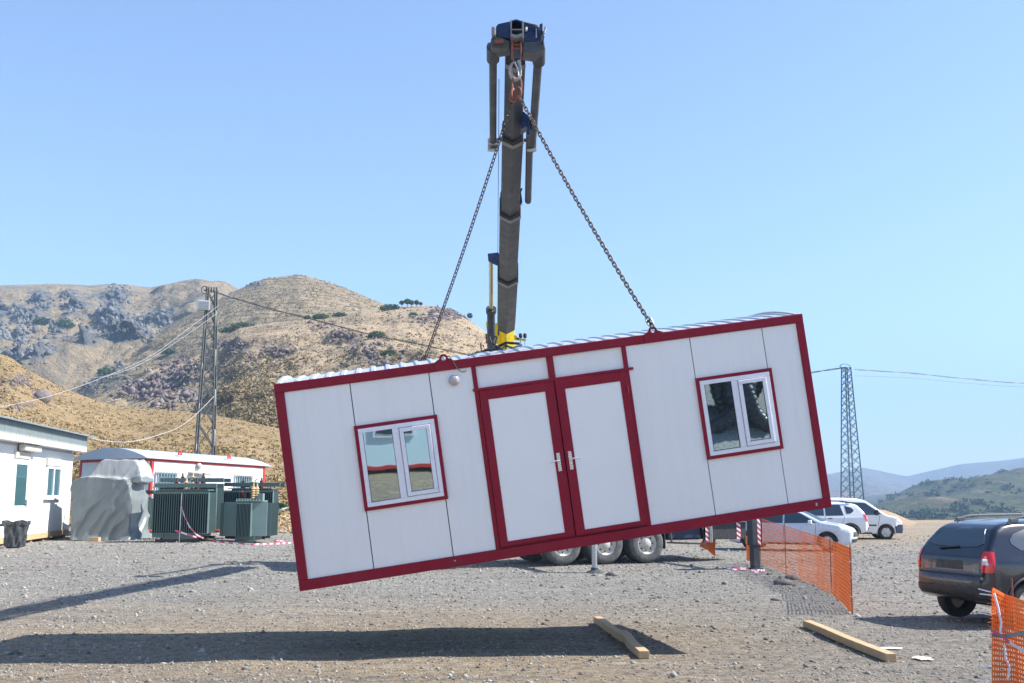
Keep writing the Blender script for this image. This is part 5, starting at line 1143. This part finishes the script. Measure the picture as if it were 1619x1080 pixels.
def arch_cabin():
    A=Vector(((233-809.5)/F/CT*0+W(233,838,45).x,45,.55)); zt=W(233,725,45).z
    B=Vector((W(415,837,51).x,51,.39)); TM=frame_from(A,B,0); I=TM.inverted(); L=(B-A).length; H=zt-A.z; D=4.7
    t=thing('site_cabin','white cabin with arched roof and red edges behind the green transformers','cabin',matrix=TM)
    f=MB(); w=.13
    for x in (0,L-w):
        for y in (0,D-w): f.bb((x,y,0),(x+w,y+w,H))
    for z0 in (0,H-.1):
        f.bb((w,0,z0),(L-w,w*.8,z0+.1+(.06 if z0==0 else 0))); f.bb((w,D-w*.8,z0),(L-w,D,z0+.1)); f.bb((0,w,z0),(w*.8,D-w,z0+.1+(.06 if z0==0 else 0))); f.bb((L-w*.8,w,z0),(L,D-w,z0+.1))
    f.obj('frame',M['red'],t,bevel=.01)
    w_=MB().bb((w,.03,.16),(L-w,.09,H-.1)); w_.obj('wall',M['panel2'],t); MB().bb((.03,w,.16),(.09,D-w,H-.1)).obj('end_wall',M['panel2y'],t); MB().bb((L-.09,w,.1),(L-.03,D-w,H-.1)).obj('end_wall',M['panel2y'],t); MB().bb((w,D-.09,.1),(L-w,D-.03,H-.1)).obj('rear_wall',M['panel2'],t)
    K=20; arc=[(-.10+(D+.2)*k/K,H+.005+.50*math.sin(math.pi*k/K)**.85) for k in range(K+1)]
    r=MB(); r.prism(arc,-.35,L+.35,'x'); r.obj('roof',M['roofw'],t,bevel=0)
    for x in (1.9,4.9):
        m=MB(); 
        z=H+.32; m.bar((x-.1,.42,z-.03),(x,.43,z+.14),.05); m.bar((x+.1,.42,z-.03),(x,.43,z+.14),.05); m.bar((x-.1,.42,z-.03),(x+.1,.42,z-.03),.05); m.obj('roof_eye',M['red'],t)
    def loc(px,py):
        o=I@Vector((0,0,CAMZ)); p=I@W(px,py,45); d=p-o; k=(.03-o.y)/d.y; q=o+d*k; return q.x,q.z
    for (a,b) in (((247,747),(276,785)),((372,752),(395,790))):
        x0,z1=loc(*a); x1,z0=loc(*b); m=MB(); m.bb((x0,-.0,z0),(x1,.05,z1)); wo=m.obj('window',M['cabglass'],t)
        g_=MB(); 
        n=7
        for k in range(n+1): xx=x0+(x1-x0)*k/n; g_.bar((xx,-.10,z0-.05),(xx,-.10,z1+.12),.03)
        for zz in (z0,z0+(z1-z0)*.5,z1): g_.bar((x0-.05,-.09,zz),(x1+.05,-.09,zz),.035)
        g_.obj('bars',M['steel'],wo)
        fr_=MB(); fr_.bb((x0-.06,-.02,z0),(x0,.06,z1)); fr_.bb((x1,-.02,z0),(x1+.06,.06,z1)); fr_.bb((x0-.06,-.02,z1),(x1+.06,.06,z1+.06)); fr_.obj('frame',M['pvc'],wo)
    x,z=loc(313,737); m=MB().lathe([(.13,0),(.15,.03),(.13,.08),(.07,.12),(.0001,.125)],20,Matrix.Translation((x,.0,z))@Matrix.Rotation(R(90),4,'X')); m.obj('bulkhead_lamp',M['lampglass'],t,True)
    x0,z0=loc(298,746); x1,_=loc(325,746); m=MB(); m.prism([(-.45,z0-.12),(-.45,z0-.10),(.03,z0+.0),(.03,z0-.04)],x0,x1,'x'); m.bar((x0+.05,-.4,z0-.1),(x0+.05,.03,z0-.5),.02); m.bar((x1-.05,-.4,z0-.1),(x1-.05,.03,z0-.5),.02); m.obj('canopy',M['edge'],t)
    for px,py in ((235,806),(350,812),(343,831)):
        x,z=loc(px,py); MB().bb((x-.04,.0,z-.08),(x+.04,.035,z+.08)).obj('vent',M['black'],t)
    for k in range(4): MB().bb((.2+k*2.0,.1,-.38),(.6+k*2.0,.6,0)).obj('block',M['stoneblk'],t)
M['stoneblk']=mat('concrete_block',(.4,.39,.36),.9,0,.15,4,.3,20)
M['panel2']=node_grooved('smooth_white_panel',(.80,.80,.80),.5,0,.2); M['panel2y']=node_grooved('smooth_white_end_panel',(.78,.79,.80),.5,1,.2)
arch_cabin()
# ------------------------------------------------------------------ transformers
def transformer(label,px0,px1,ptop,pbase,fin0,Y,kind=0,yaw=0,shift=0):
    s=F/Y; x0=W(px0,pbase,Y).x; x1=W(px1,pbase,Y).x; zb=W(px0,pbase,Y).z; zt=W(px0,ptop,Y).z; zf=W(px0,fin0,Y).z; w=x1-x0; 
    gzz=float(g((x0+x1)/2,Y)); t=thing('power_transformer',label,'transformer',((x0+x1)/2,Y,gzz),yaw,'green power transformers'); zb=max(0.0,min(.1,zb-gzz)); zt-=gzz; zf-=gzz
    if kind==0:
        D=w*.42; h=w/2
        MB().bb((-h+.25,.1,zf*1.0),(h-.25,D+.1,zt-.06)).obj('tank',M['green'],t,bevel=.02)
        b=MB(); b.bb((-h+.35,.0,.12),(h-.5,D+.2,zf)); b.bb((-h-.02,-.05,zf-.16),(-h+.4,D,zf+.02)); b.obj('skirt',M['green'],t,bevel=.01)
        sk=MB(); sk.bb((-h+.1,-.04,0),(h-.3,.08,.12)); sk.bb((-h+.1,D,0),(h-.3,D+.12,.12)); sk.obj('skid',M['plastic'],t)
        fn=MB(); n=max(14,int(w/.083))
        for i in range(n+1): x=-h+.02+(w-.04)*i/n; fn.bb((x-.009,-.16,zf),(x+.009,.1,zt-.12))
        fn.bb((-h,-.165,zt-.13),(h,-.10,zt-.105)); fn.bb((-h,-.165,zf-.02),(h,-.1,zf+.005)); 
        fn.obj('cooling_fins',M['green'],t)
        for sx in (1,-1):
            sd=MB()
            for i in range(7): y=.05+D*i/6.5; sd.bb((sx*(h-.25),y-.01,zf),(sx*h,y+.01,zt-.12))
            sd.bb((sx*(h-.26),.04,zf),(sx*(h-.24),D,zt-.12)); sd.obj('side_fins',M['greenlt'],t)
        li=MB(); li.bb((-h+.12,.02,zt-.06),(h-.12,D+.18,zt-.02)); li.obj('lid',M['green'],t)
        y0=MB(); y0.bb((-h-.02,.0,zt+.05),(h+.22,.10,zt+.20)); y0.bb((-h-.02,D+.1,zt+.05),(h+.22,D+.2,zt+.20)); y0.obj('yoke_beam',M['green'],t,bevel=.008)
        for k,x in enumerate((-h*.38,-.02,h*.36)):
            T=Matrix.Translation((x,D*.55,zt-.02)); b=MB(); b.lathe([(.09,0),(.1,.05),(.07,.08)]+[(r,z) for q in range(4) for r,z in ((.10,.10+q*.055),(.05,.125+q*.055))]+[(.035,.33),(.03,.42),(.0001,.43)],14,T); b.obj('bushing',M['ceramic'] if k!=1 else M['ceramicw'],t,True)
        tk=MB(); tk.tube([(-h*.1-.3,D*.8,zt+.12),(-h*.1+.3,D*.8,zt+.12)],.11,14); tk.tube([(-h*.1,D*.8,zt-.02),(-h*.1,D*.8,zt+.1)],.03,8); tk.obj('conservator',M['greenlt'],t,True)
        sw=MB().tube([(h*.2,D*.2,zt),(h*.2,D*.2,zt+.3),(h*.28,D*.2,zt+.36)],.025,8); sw.obj('filler_pipe',M['steel'],t)
    else:
        h=w/2; D=w*.9; cw=.40
        b=MB(); b.bb((-h+.12,.12,.34),(h-.12,D-.12,zt-.05)); b.obj('tank',M['green'],t,bevel=.02)
        for s_ in (-1,1):
            p=MB(); a,c=(-h,-h*.30) if s_<0 else (h*.34,h); p.prism([(a,.10),(c,-.02),(c,.12),(a,.14)] if s_<0 else [(a,-.02),(c,.10),(c,.14),(a,.12)],zf,zt,'z'); p.obj('side_panel',M['greenlt'],t,bevel=.01)
        fn=MB(); n=10; x0_,x1_=-h*.30,h*.34
        for i in range(n+1): x=x0_+(x1_-x0_)*i/n; fn.bb((x-.01,-.28,zf),(x+.01,.12,zt-.02))
        fn.obj('cooling_fins',M['green'],t)
        for sx in (1,-1):
            sd=MB()
            for i in range(9): y=.15+(D-.3)*i/8; sd.bb((sx*(h-.12),y-.012,zf),(sx*(h+.14),y+.012,zt-.03))
            sd.bb((sx*(h-.13),.14,zf),(sx*(h-.11),D-.14,zt-.03)); sd.obj('side_fins',M['green'],t)
        b=MB(); b.bb((-h*.42,.0,.06),(h*.48,D*.8,zf)); b.bb((-h*.6,-.05,0),(h*.6,.1,.06)); b.obj('skirt',M['green'],t,bevel=.01)
        l=MB(); l.bb((-h*.45,-.05,zt+.01),(h*.75,D*.7,zt+.06)); l.bb((-h*.42,.1,zt+.06),(h*.62,D*.5,zt+.13)); l.bb((h*.55,.0,zt+.02),(h*.8,.3,zt+.32)); l.obj('lid',M['greenlt'],t,bevel=.01)
        for k,x in enumerate((-h*.25,h*.0,h*.28,h*.42)):
            b=MB(); hh=.36 if k<2 else .6; b.lathe([(.08,0),(.09,.04)]+[(r,z) for q in range(5) for r,z in ((.10,.06+q*hh/7),(.05,.09+q*hh/7))]+[(.03,hh*.85),(.03,hh),(.0001,hh+.01)],12,Matrix.Translation((x,.25+.1*(k%2),zt+.1))); b.obj('bushing',M['ceramic'] if k<2 else M['ceramicw'],t,True)
        r=MB(); 
        for k in range(9): r.tube([(-h*.4+k*h*.13,-.02,zt+.06),(-h*.4+k*h*.13,-.02,zt+.12)],.018,6)
        r.obj('bolt_row',M['steel'],t)
    return t
transformer('green transformer behind the one with tape tied to it',250,341,764,843,838,40.9)
transformer('wide green finned transformer with red white tape tied to its front',241,329,773,858,843,38.3)
transformer('green transformer with long top beam, behind the smaller one, farthest right',352,431,771,850,840,42.2)
transformer('smaller green transformer with plain side panels and a narrow fin block, front right',351,420,794,857,848,39.6,kind=1)
transformer('transformer half hidden under the grey tarpaulin, only its right fins showing',140,231,783,850,838,43.0)
def tarp():
    Y0=40.6; gy=float(g(-17,41)); k=1.0
    def pp(L,dy): return [(W(x,y,Y0+dy).x,max(gy-.2,W(x,y,Y0+dy).z)) for x,y in L]
    lo=pp([(122,860),(119,815),(113,775),(118,762),(132,755),(152,752),(205,757),(213,790),(210,860)],.5)
    up=pp([(138,760),(147,746),(156,730),(163,726),(212,726),(221,736),(228,762),(219,766),(206,764)],.7)
    st=.04; xs=np.arange(lo[2][0]-.3,up[6][0]+.4,st); ys=np.arange(Y0-.2,Y0+2.8,st); zs=np.arange(gy-.4,up[3][1]+.4,st)
    X,Z=np.meshgrid(xs,zs,indexing='ij'); A=sdpoly(lo,X,Z)[:,None,:]; B=sdpoly(up,X,Z)[:,None,:]
    y=ys[None,:,None]; z=zs[None,None,:]; x=xs[:,None,None]
    sl=(z-gy)*.10
    D1=smax(A+0*y,np.maximum(Y0+.05+sl*.9-y,y-(Y0+2.3-sl)),.05); D2=smax(B+0*y,np.maximum(Y0+.45-y+(z-gy-2)*.3,y-(Y0+2.0)),.06)
    D=-smax(-D1,-D2,.05)
    v,f=surfnet(D,(xs[0],ys[0],zs[0]),st); v=laplace(v,f,2,.5)
    c=v.mean(0); n=np.zeros_like(v); fn=np.cross(v[f[:,2]]-v[f[:,0]],v[f[:,3]]-v[f[:,1]]); 
    for q in range(4): np.add.at(n,f[:,q],fn)
    n/=np.linalg.norm(n,axis=1)[:,None]+1e-9
    if ((v-c)*n).sum()<0: n=-n
    h=v[:,2]-gy; a=v[:,0]+.6*v[:,1]
    wp=.9*fbm(v*.9,2,31); q1=np.stack([a*1.7-h*.8+wp,h*.7+a*.3+wp*.6,0*a],-1); q2=np.stack([a*3.6-h*1.7+wp*2.2,h*1.1+wp,0*a+3],-1); q3=v*1.2
    low=1-ss(2.2,2.7,h)*.6
    fd=fbm(np.stack([a*2.1-h*1.5+wp*.5,h*.35+a*.1,0*a],-1),1,15); d=(.11*(1-np.abs(fd)*1.8)-.05+.012*fbm(q3,1,7))*low*(1-ss(.9,2.3,h)*.45)
    v=v+n*d[:,None]; v[:,2]+=.05*fbm(np.stack([v[:,0]*2,v[:,1]*2,0*a],-1),2,3); v[:,2]=np.maximum(v[:,2],gy+.02*fbm(v*3,2,4))
    # skirt spreads a little at the ground
    e=np.clip(1-h/.35,0,1)**2; v[:,:2]+=n[:,:2]*(e*(.10+.10*fbm(v*2.5,2,9)))[:,None]
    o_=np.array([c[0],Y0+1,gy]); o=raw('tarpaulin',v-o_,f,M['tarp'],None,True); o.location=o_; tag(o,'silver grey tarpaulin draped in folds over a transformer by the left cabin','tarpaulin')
    bl=MB().box((0,0,.07),(.35,.25,.16)); b=bl.obj('timber_block',M['wood'],None); b.location=Gz(150,855); tag(b,'short timber block holding down the foot of the tarpaulin','timber')
tarp()
def bin_():
    p=Gz(23,868); t=thing('rubbish_bin','grey bin lined with a black plastic bag beside the left cabin','bin',p)
    n=36; 
    m=MB().lathe([(.0001,.0),(.24,.0),(.27,.1),(.335,.74),(.36,.76),(.36,.80),(.33,.80),(.30,.3),(.0001,.28)],n); m.obj('bin_body',M['plastic'],t,True)
    vs=[];K=16
    for k in range(K+1):
        z=.04+.80*k/K
        for i in range(n*2):
            a=math.pi*i/n; r=.275+.09*z+.03*math.sin(a*9+z*6)*(1-.2*k/K)+.02*math.sin(a*17-z*9)+(.05 if k>=K-2 else 0); vs.append((r*math.cos(a),r*math.sin(a),z+(.03*math.sin(a*5) if k>K-3 else 0)))
    m=MB(); m.add(vs,[(k*2*n+i,k*2*n+(i+1)%(2*n),(k+1)*2*n+(i+1)%(2*n),(k+1)*2*n+i) for k in range(K) for i in range(2*n)]); m.obj('bin_bag',M['bag'],t,True)
    m=MB(); m.tube([(-.33,0,.72),(-.62,.05,.70),(-.70,.05,.3),(-.72,.05,.0)],.05,8); m.tube([(-.40,.1,.72),(-.70,.3,.70),(-.78,.35,.0)],.05,8); m.obj('stand',M['plastic'],t)
bin_()
# ------------------------------------------------------------------ lattice towers, wires
def lattice(name,label,base,wb,wt,H,n,r,m,yaw=.3):
    t=thing(name,label,'pylon',base,yaw,'lattice pylons')
    L=lambda z:(wb+(wt-wb)*z/H)/2
    for sx,sy in ((-1,-1),(1,-1),(1,1),(-1,1)):
        q=MB(); a=Vector((sx*L(0),sy*L(0),0));b=Vector((sx*L(H),sy*L(H),H)); q.bar(a,b,r*2,.35*r).bar(a,b,.35*r,r*2); q.obj('leg',m,t)
    zs=[0]; s=0
    for k in range(n): s+=1-(k/n)*.45
    acc=0; zs=[0]
    for k in range(n): acc+=(1-(k/n)*.45)/s*H; zs.append(acc)
    for (ax,sy) in ((0,-1),(0,1),(1,-1),(1,1)):
        q=MB()
        for k in range(n):
            z0,z1=zs[k],zs[k+1]; a,b=L(z0),L(z1); f=(-1 if k%2 else 1)
            P=lambda s_,z,l:(s_*l,sy*l,z) if ax==0 else (sy*l,s_*l,z)
            q.bar(P(-f,z0,a),P(f,z1,b),r*1.1,r*.6)
            if True: q.bar(P(f,z0,a),P(-f,z1,b),r*.9,r*.5)
        q.obj('bracing',m,t)
    return t
def wire(name,label,pts,r,m,group='overhead wires',cat='cable',tw=0):
    # pts: (px,py,Y)
    P=[W(*p) for p in pts]; 
    Q=[]; N=len(P)
    def cr(p0,p1,p2,p3,t): return .5*((2*p1)+(p2-p0)*t+(2*p0-5*p1+4*p2-p3)*t*t+(3*p1-p0-3*p2+p3)*t*t*t)
    for i in range(N-1):
        p0=P[max(i-1,0)];p3=P[min(i+2,N-1)]
        for k in range(10): Q.append(cr(p0,P[i],P[i+1],p3,k/10))
    Q.append(P[-1]); mb=MB()
    if tw:
        D=[];tot=0
        for i in range(len(Q)-1):
            L=(Q[i+1]-Q[i]).length; k=max(1,int(L/.25))
            for j in range(k): D.append(Q[i].lerp(Q[i+1],j/k))
        D.append(Q[-1])
        for ph in (0,math.pi): mb.tube([p+Vector((0,math.cos(i*.55+ph)*tw,math.sin(i*.55+ph)*tw)) for i,p in enumerate(D)],r,5,cap=True)
    else: mb.tube(Q,r,5)
    o=mb.obj(name,m,None,True,fixn=False); tag(o,label,cat,group); return o
def towers():
    Y=58; b=W(319,831,Y); zt=W(334,461,Y).z; z0=float(g(b.x,Y)); H=zt-z0; wb=34*Y/F; wt=13*Y/F
    t=lattice('lattice_pylon','grey steel lattice pylon with a metal box near its top behind the arched cabin',(b.x,Y,z0),wb*.95,wt,H,11,.10,M['towersteel'],.35)
    t.rotation_euler=(0,math.atan2(W(336,461,Y).x-b.x,H),.0); t.rotation_euler=(0,math.atan2(W(335,461,Y).x-b.x,H),.35)
    bx=MB(); bx.bb((-.75,-.5,H-1.15),(-.1,-.05,H-.62)); bo=bx.obj('meter_box',M['panelgrey'],t,bevel=.02)
    v_=MB(); 
    for k in range(5): v_.bb((-.70,-.515,H-1.08+k*.09),(-.15,-.5,H-1.05+k*.09))
    v_.obj('louvre',M['edge'],bo)
    for k in range(5):
        z=H*(.12+.17*k); a=wb/2*(1-z/H)+wt/2*(z/H); MB().tube([(-a-.05,-a,z),(-a+.0,-a,z+.7)],.04,6).obj('cable_sleeve',M['bone'],t); MB().tube([(a-.02,-a,z+.6),(a-.05,-a,z+1.5)],.04,6).obj('cable_sleeve',M['bone'],t)
    c=MB(); 
    for k in range(5): c.tube([(-.3+.14*k,-.25,H-.1),(-.3+.14*k,-.1,H+.22)],.05,8)
    c.bar((-.45,-.2,H),(.35,-.2,H),.07); c.tube([(-.4+.3*math.cos(a)*.6,-.25,H+.02+.22*math.sin(a)) for a in np.linspace(0,5.5,14)],.025,6); c.obj('crossarm',M['plastic'],t)
    Y2=70; b=W(1349.5,829,Y2); z0=float(g(b.x,Y2)); zt=W(1345,581,Y2).z; H=zt-z0
    t=lattice('lattice_pylon','slender blue-grey lattice pylon standing behind the parked white van',(b.x,Y2,z0),27*Y2/F,10*Y2/F,H,19,.038,M['bluesteel'],.3)
    c=MB().tube([(.42*math.cos(a),.1,H+.02+.24*math.sin(a)) for a in np.linspace(0,math.pi,12)],.028,6); c.bar((-.42,.1,H),(.42,.1,H),.05); c.obj('top_hoop',M['bluesteel'],t)
    wire('twisted_cable','thick twisted cable sagging from the left pylon past the hill toward the right pylon',[(344,463,58),(372,472,58.5),(430,489,59.3),(498,506,60.3),(578,527,61.5),(646,541,62.5),(717,556,63.5),(830,580,65),(980,606,66.8),(1120,608,68.3),(1240,597,69.4),(1290,588,69.8),(1338,581,70)],.022,M['cable'],tw=.035)
    wire('twisted_cable','twisted cable running right from the top of the slender pylon',[(1352,584,70),(1362,585,70.2),(1440,590,71),(1530,599,72),(1619,606,73),(1800,612,75)],.018,M['cablegrey'],tw=.028)
    wire('thin_wire','thin lower wire running right from the slender pylon',[(1350,594,70),(1440,598,71),(1530,606,72),(1619,612,73),(1800,617,75)],.009,M['cablegrey'])
    wire('white_cable','white cable sloping down left from the pylon box across the foothill',[(346,483,57.6),(300,518,56.5),(236,564,55),(160,598,53),(80,626,51),(0,644,49),(-100,664,46)],.011,M['cablewhite'])
    wire('white_cable','thinner white cable just below the upper one, left of the pylon',[(345,494,57.6),(300,526,56.5),(236,568,55),(180,592,53.5),(120,600,53)],.011,M['cablewhite'])
    wire('white_cable','white cable sagging from mid pylon to the left cabin roof',[(338,627,57.4),(310,655,55.5),(284,675,53.5),(256,686,51.5),(225,695,50),(196,699,48.5),(165,697,47),(142,692,45.5),(128,689,44.2)],.011,M['cablewhite'])
    wire('thin_wire','short bright guy wire fanning from the top of the left pylon',[(345,460,58),(356,465,58),(368,470,58.4)],.011,M['cablewhite'])
M['panelgrey']=mat('grey_box_enamel',(.5,.52,.53),.5,0,.08,5)
M['bluesteel']=mat('weathered_blue_steel',(.10,.18,.24),.6,.3,.2,3)
M['cable']=mat('black_cable',(.05,.05,.05),.6,0,.3,6); M['cablegrey']=mat('grey_cable',(.2,.23,.26),.6,0,.1,6); M['cablewhite']=mat('white_cable_sheath',(.55,.55,.53),.6,0,.05,6)
towers()
def yard_left():
    # tape post and barrier tapes
    p=Gz(283,862); t=MB().tube([(0,0,-.1),(.02,0,1.75)],.012,6).obj('tape_post',M['steel'],None); t.location=p; tag(t,'thin steel rod standing before the taped transformer','post')
    Y=p.y-.03
    def tape(pts,label,w=.06):
        P=[W(x,y,Y-.2*i/len(pts)) if y<850 else Gz(x,y)+Vector((0,0,.03)) for i,(x,y) in enumerate(pts)]; Q=[]
        for i in range(len(P)-1):
            for k in range(6): Q.append(P[i].lerp(P[i+1],k/6))
        Q.append(P[-1]); o0=P[0]; m=MB(); m.ribbon([q-o0 for q in Q],w,up=Vector((.15,-.1,1)).normalized()); o=m.obj('barrier_tape',M['tape'],None,fixn=False); o.location=o0; tag(o,label,'tape','long red and white tape strips')
    tape([(286,797),(291,815),(299,832),(310,845),(325,855),(342,858),(370,860),(400,861),(440,859),(472,857)],'red white tape falling from the thin rod and running right over the gravel')
    tape([(277,839),(290,843),(305,848),(320,853),(332,857)],'shorter red white tape lying left of the thin rod')
    q=Gz(452,843); t=thing('coil_pile','pile of pale curled straw-coloured hose strips at the hanging cabin corner','pile',q); m=MB(); rd=random.Random(9)
    for k in range(70):
        x=rd.uniform(-1.1,.9);y=rd.uniform(-.4,.8);z=rd.uniform(.05,.85)*(1-abs(x)/1.6); r=rd.uniform(.12,.3); a0=rd.uniform(0,6); tl=rd.uniform(-.8,.8); n=9
        m.tube([(x+r*math.cos(a0+a),y+r*math.sin(a0+a)*math.sin(tl)*.6,max(.02,z+r*math.sin(a0+a)*math.cos(tl))) for a in np.linspace(0,rd.uniform(2,5),n)],.028,5)
    m.obj('curled_strips',M['straw'],t)
    o=wire('white_pipe','pale plastic pipe arching above the straw-coloured pile',[(436,811,43.5),(445,806,43.5),(455,803,43.6),(470,800,43.6),(490,812,43.6)],.045,M['cablewhite'],None,'pipe')
M['straw']=mat('straw_strips',(.62,.48,.28),.7,0,.3,2)
yard_left()
# ------------------------------------------------------------------ behind the camera (seen only as reflections in the cabin windows)
def behind():
    t=thing('site_cabin','white cabin with red base beam standing behind the camera, mirrored in the left window','cabin',(0.6,-4.0,.06),R(-14))
    MB().bb((-4.8,-2.6,.15),(3.2,0,2.8)).obj('wall',M['tealwall'],t); m=MB(); m.bb((-4.85,-.1,.05),(3.25,.03,.16)); m.bb((-4.85,-.1,2.78),(3.25,.03,2.95)); m.obj('frame',M['red'],t)
    w=MB().bb((-.7,-.02,1.0),(.6,.06,1.9)); wo=w.obj('window',M['pvc'],t); MB().bb((-.6,.05,1.08),(.5,.075,1.82)).obj('pane',M['glass'],wo)
    # gravel mound with big ribbed pipes
    x,y=11.8,-5.5; n=40; vs=[];fs=[]
    for k in range(9):
        r=k/8
        for i in range(n):
            a=2*math.pi*i/n; R_=4.2*r*(1+.15*math.sin(a*3)); vs.append((R_*math.cos(a),R_*.7*math.sin(a),1.3*(1-r*r)**1.0+.05*math.sin(i*2.7+k)-.05))
    m=MB(); m.add(vs,[(k*n+i,k*n+(i+1)%n,(k+1)*n+(i+1)%n,(k+1)*n+i) for k in range(8) for i in range(n)]); o=m.obj('gravel_mound',M['mound'],None,True); o.location=(x,y,0); tag(o,'mound of grey gravel behind the camera under ribbed black pipes','mound')
    for k,(dx,rr,yaw,z,lab) in enumerate(((-3.4,1.6,.1,2.0,'added black ribbed pipe coil darkening the reflection, left end of the gravel mound'),(3.6,1.6,-.2,2.0,'added black ribbed pipe coil darkening the reflection, far right end of the gravel mound'),(-.3,1.9,.0,2.9,'largest black ribbed pipe coil added behind the others as a dark backdrop'),(-1.5,1.7,.3,2.3,'black ribbed pipe coil on the gravel mound, the one facing the camera'),(1.0,1.75,-.5,2.35,'black ribbed pipe coil on the gravel mound, the turned one at its right'))):  # end coils and rear coil added as a dark backdrop in the reflection
        m=MB(); N=26
        for q in range(3):
            for i in range(N*4):
                pass
            rs=[.24+.02*(1 if i%2 else -1) for i in range(120)]
            m.tube([(rr*math.cos(2*math.pi*i/120),q*.5-.5,rr*math.sin(2*math.pi*i/120)) for i in range(120)],rs,14,closed=True)
        o=m.obj('pipe_coil',M['pipe'],None,True); o.location=(x+dx,y+(.6 if dx!=-.3 else -1.2),z); o.rotation_euler=(.15,0,yaw); tag(o,lab,'pipe coil','ribbed pipe coils')
M['tealwall']=mat('pale_blue_panel',(.66,.80,.84),.5,0,.05,1)
M['mound']=mat('gravel_mound',(.32,.31,.29),.95,0,.5,9,1,14,bdist=.05); M['pipe']=mat('black_ribbed_pipe',(.03,.035,.045),.3,0,.2,4)
behind()

def haze():
    m=NT('haze_air'); v=m.new('ShaderNodeVolumePrincipled'); v.inputs['Color'].default_value=(.44,.69,1,1); v.inputs['Density'].default_value=HAZE_D; v.inputs['Anisotropy'].default_value=.0
    for l in list(m.out.inputs[0].links): m.t.links.remove(l)
    m.n.remove(m.b); m.link(v.outputs[0],m.out.inputs['Volume'])
    o=MB().bb((-3000,-700,-60),(6000,5200,520)).obj('haze',m.m); tag(o,kind='stuff')
HAZE_D=.00032
haze()
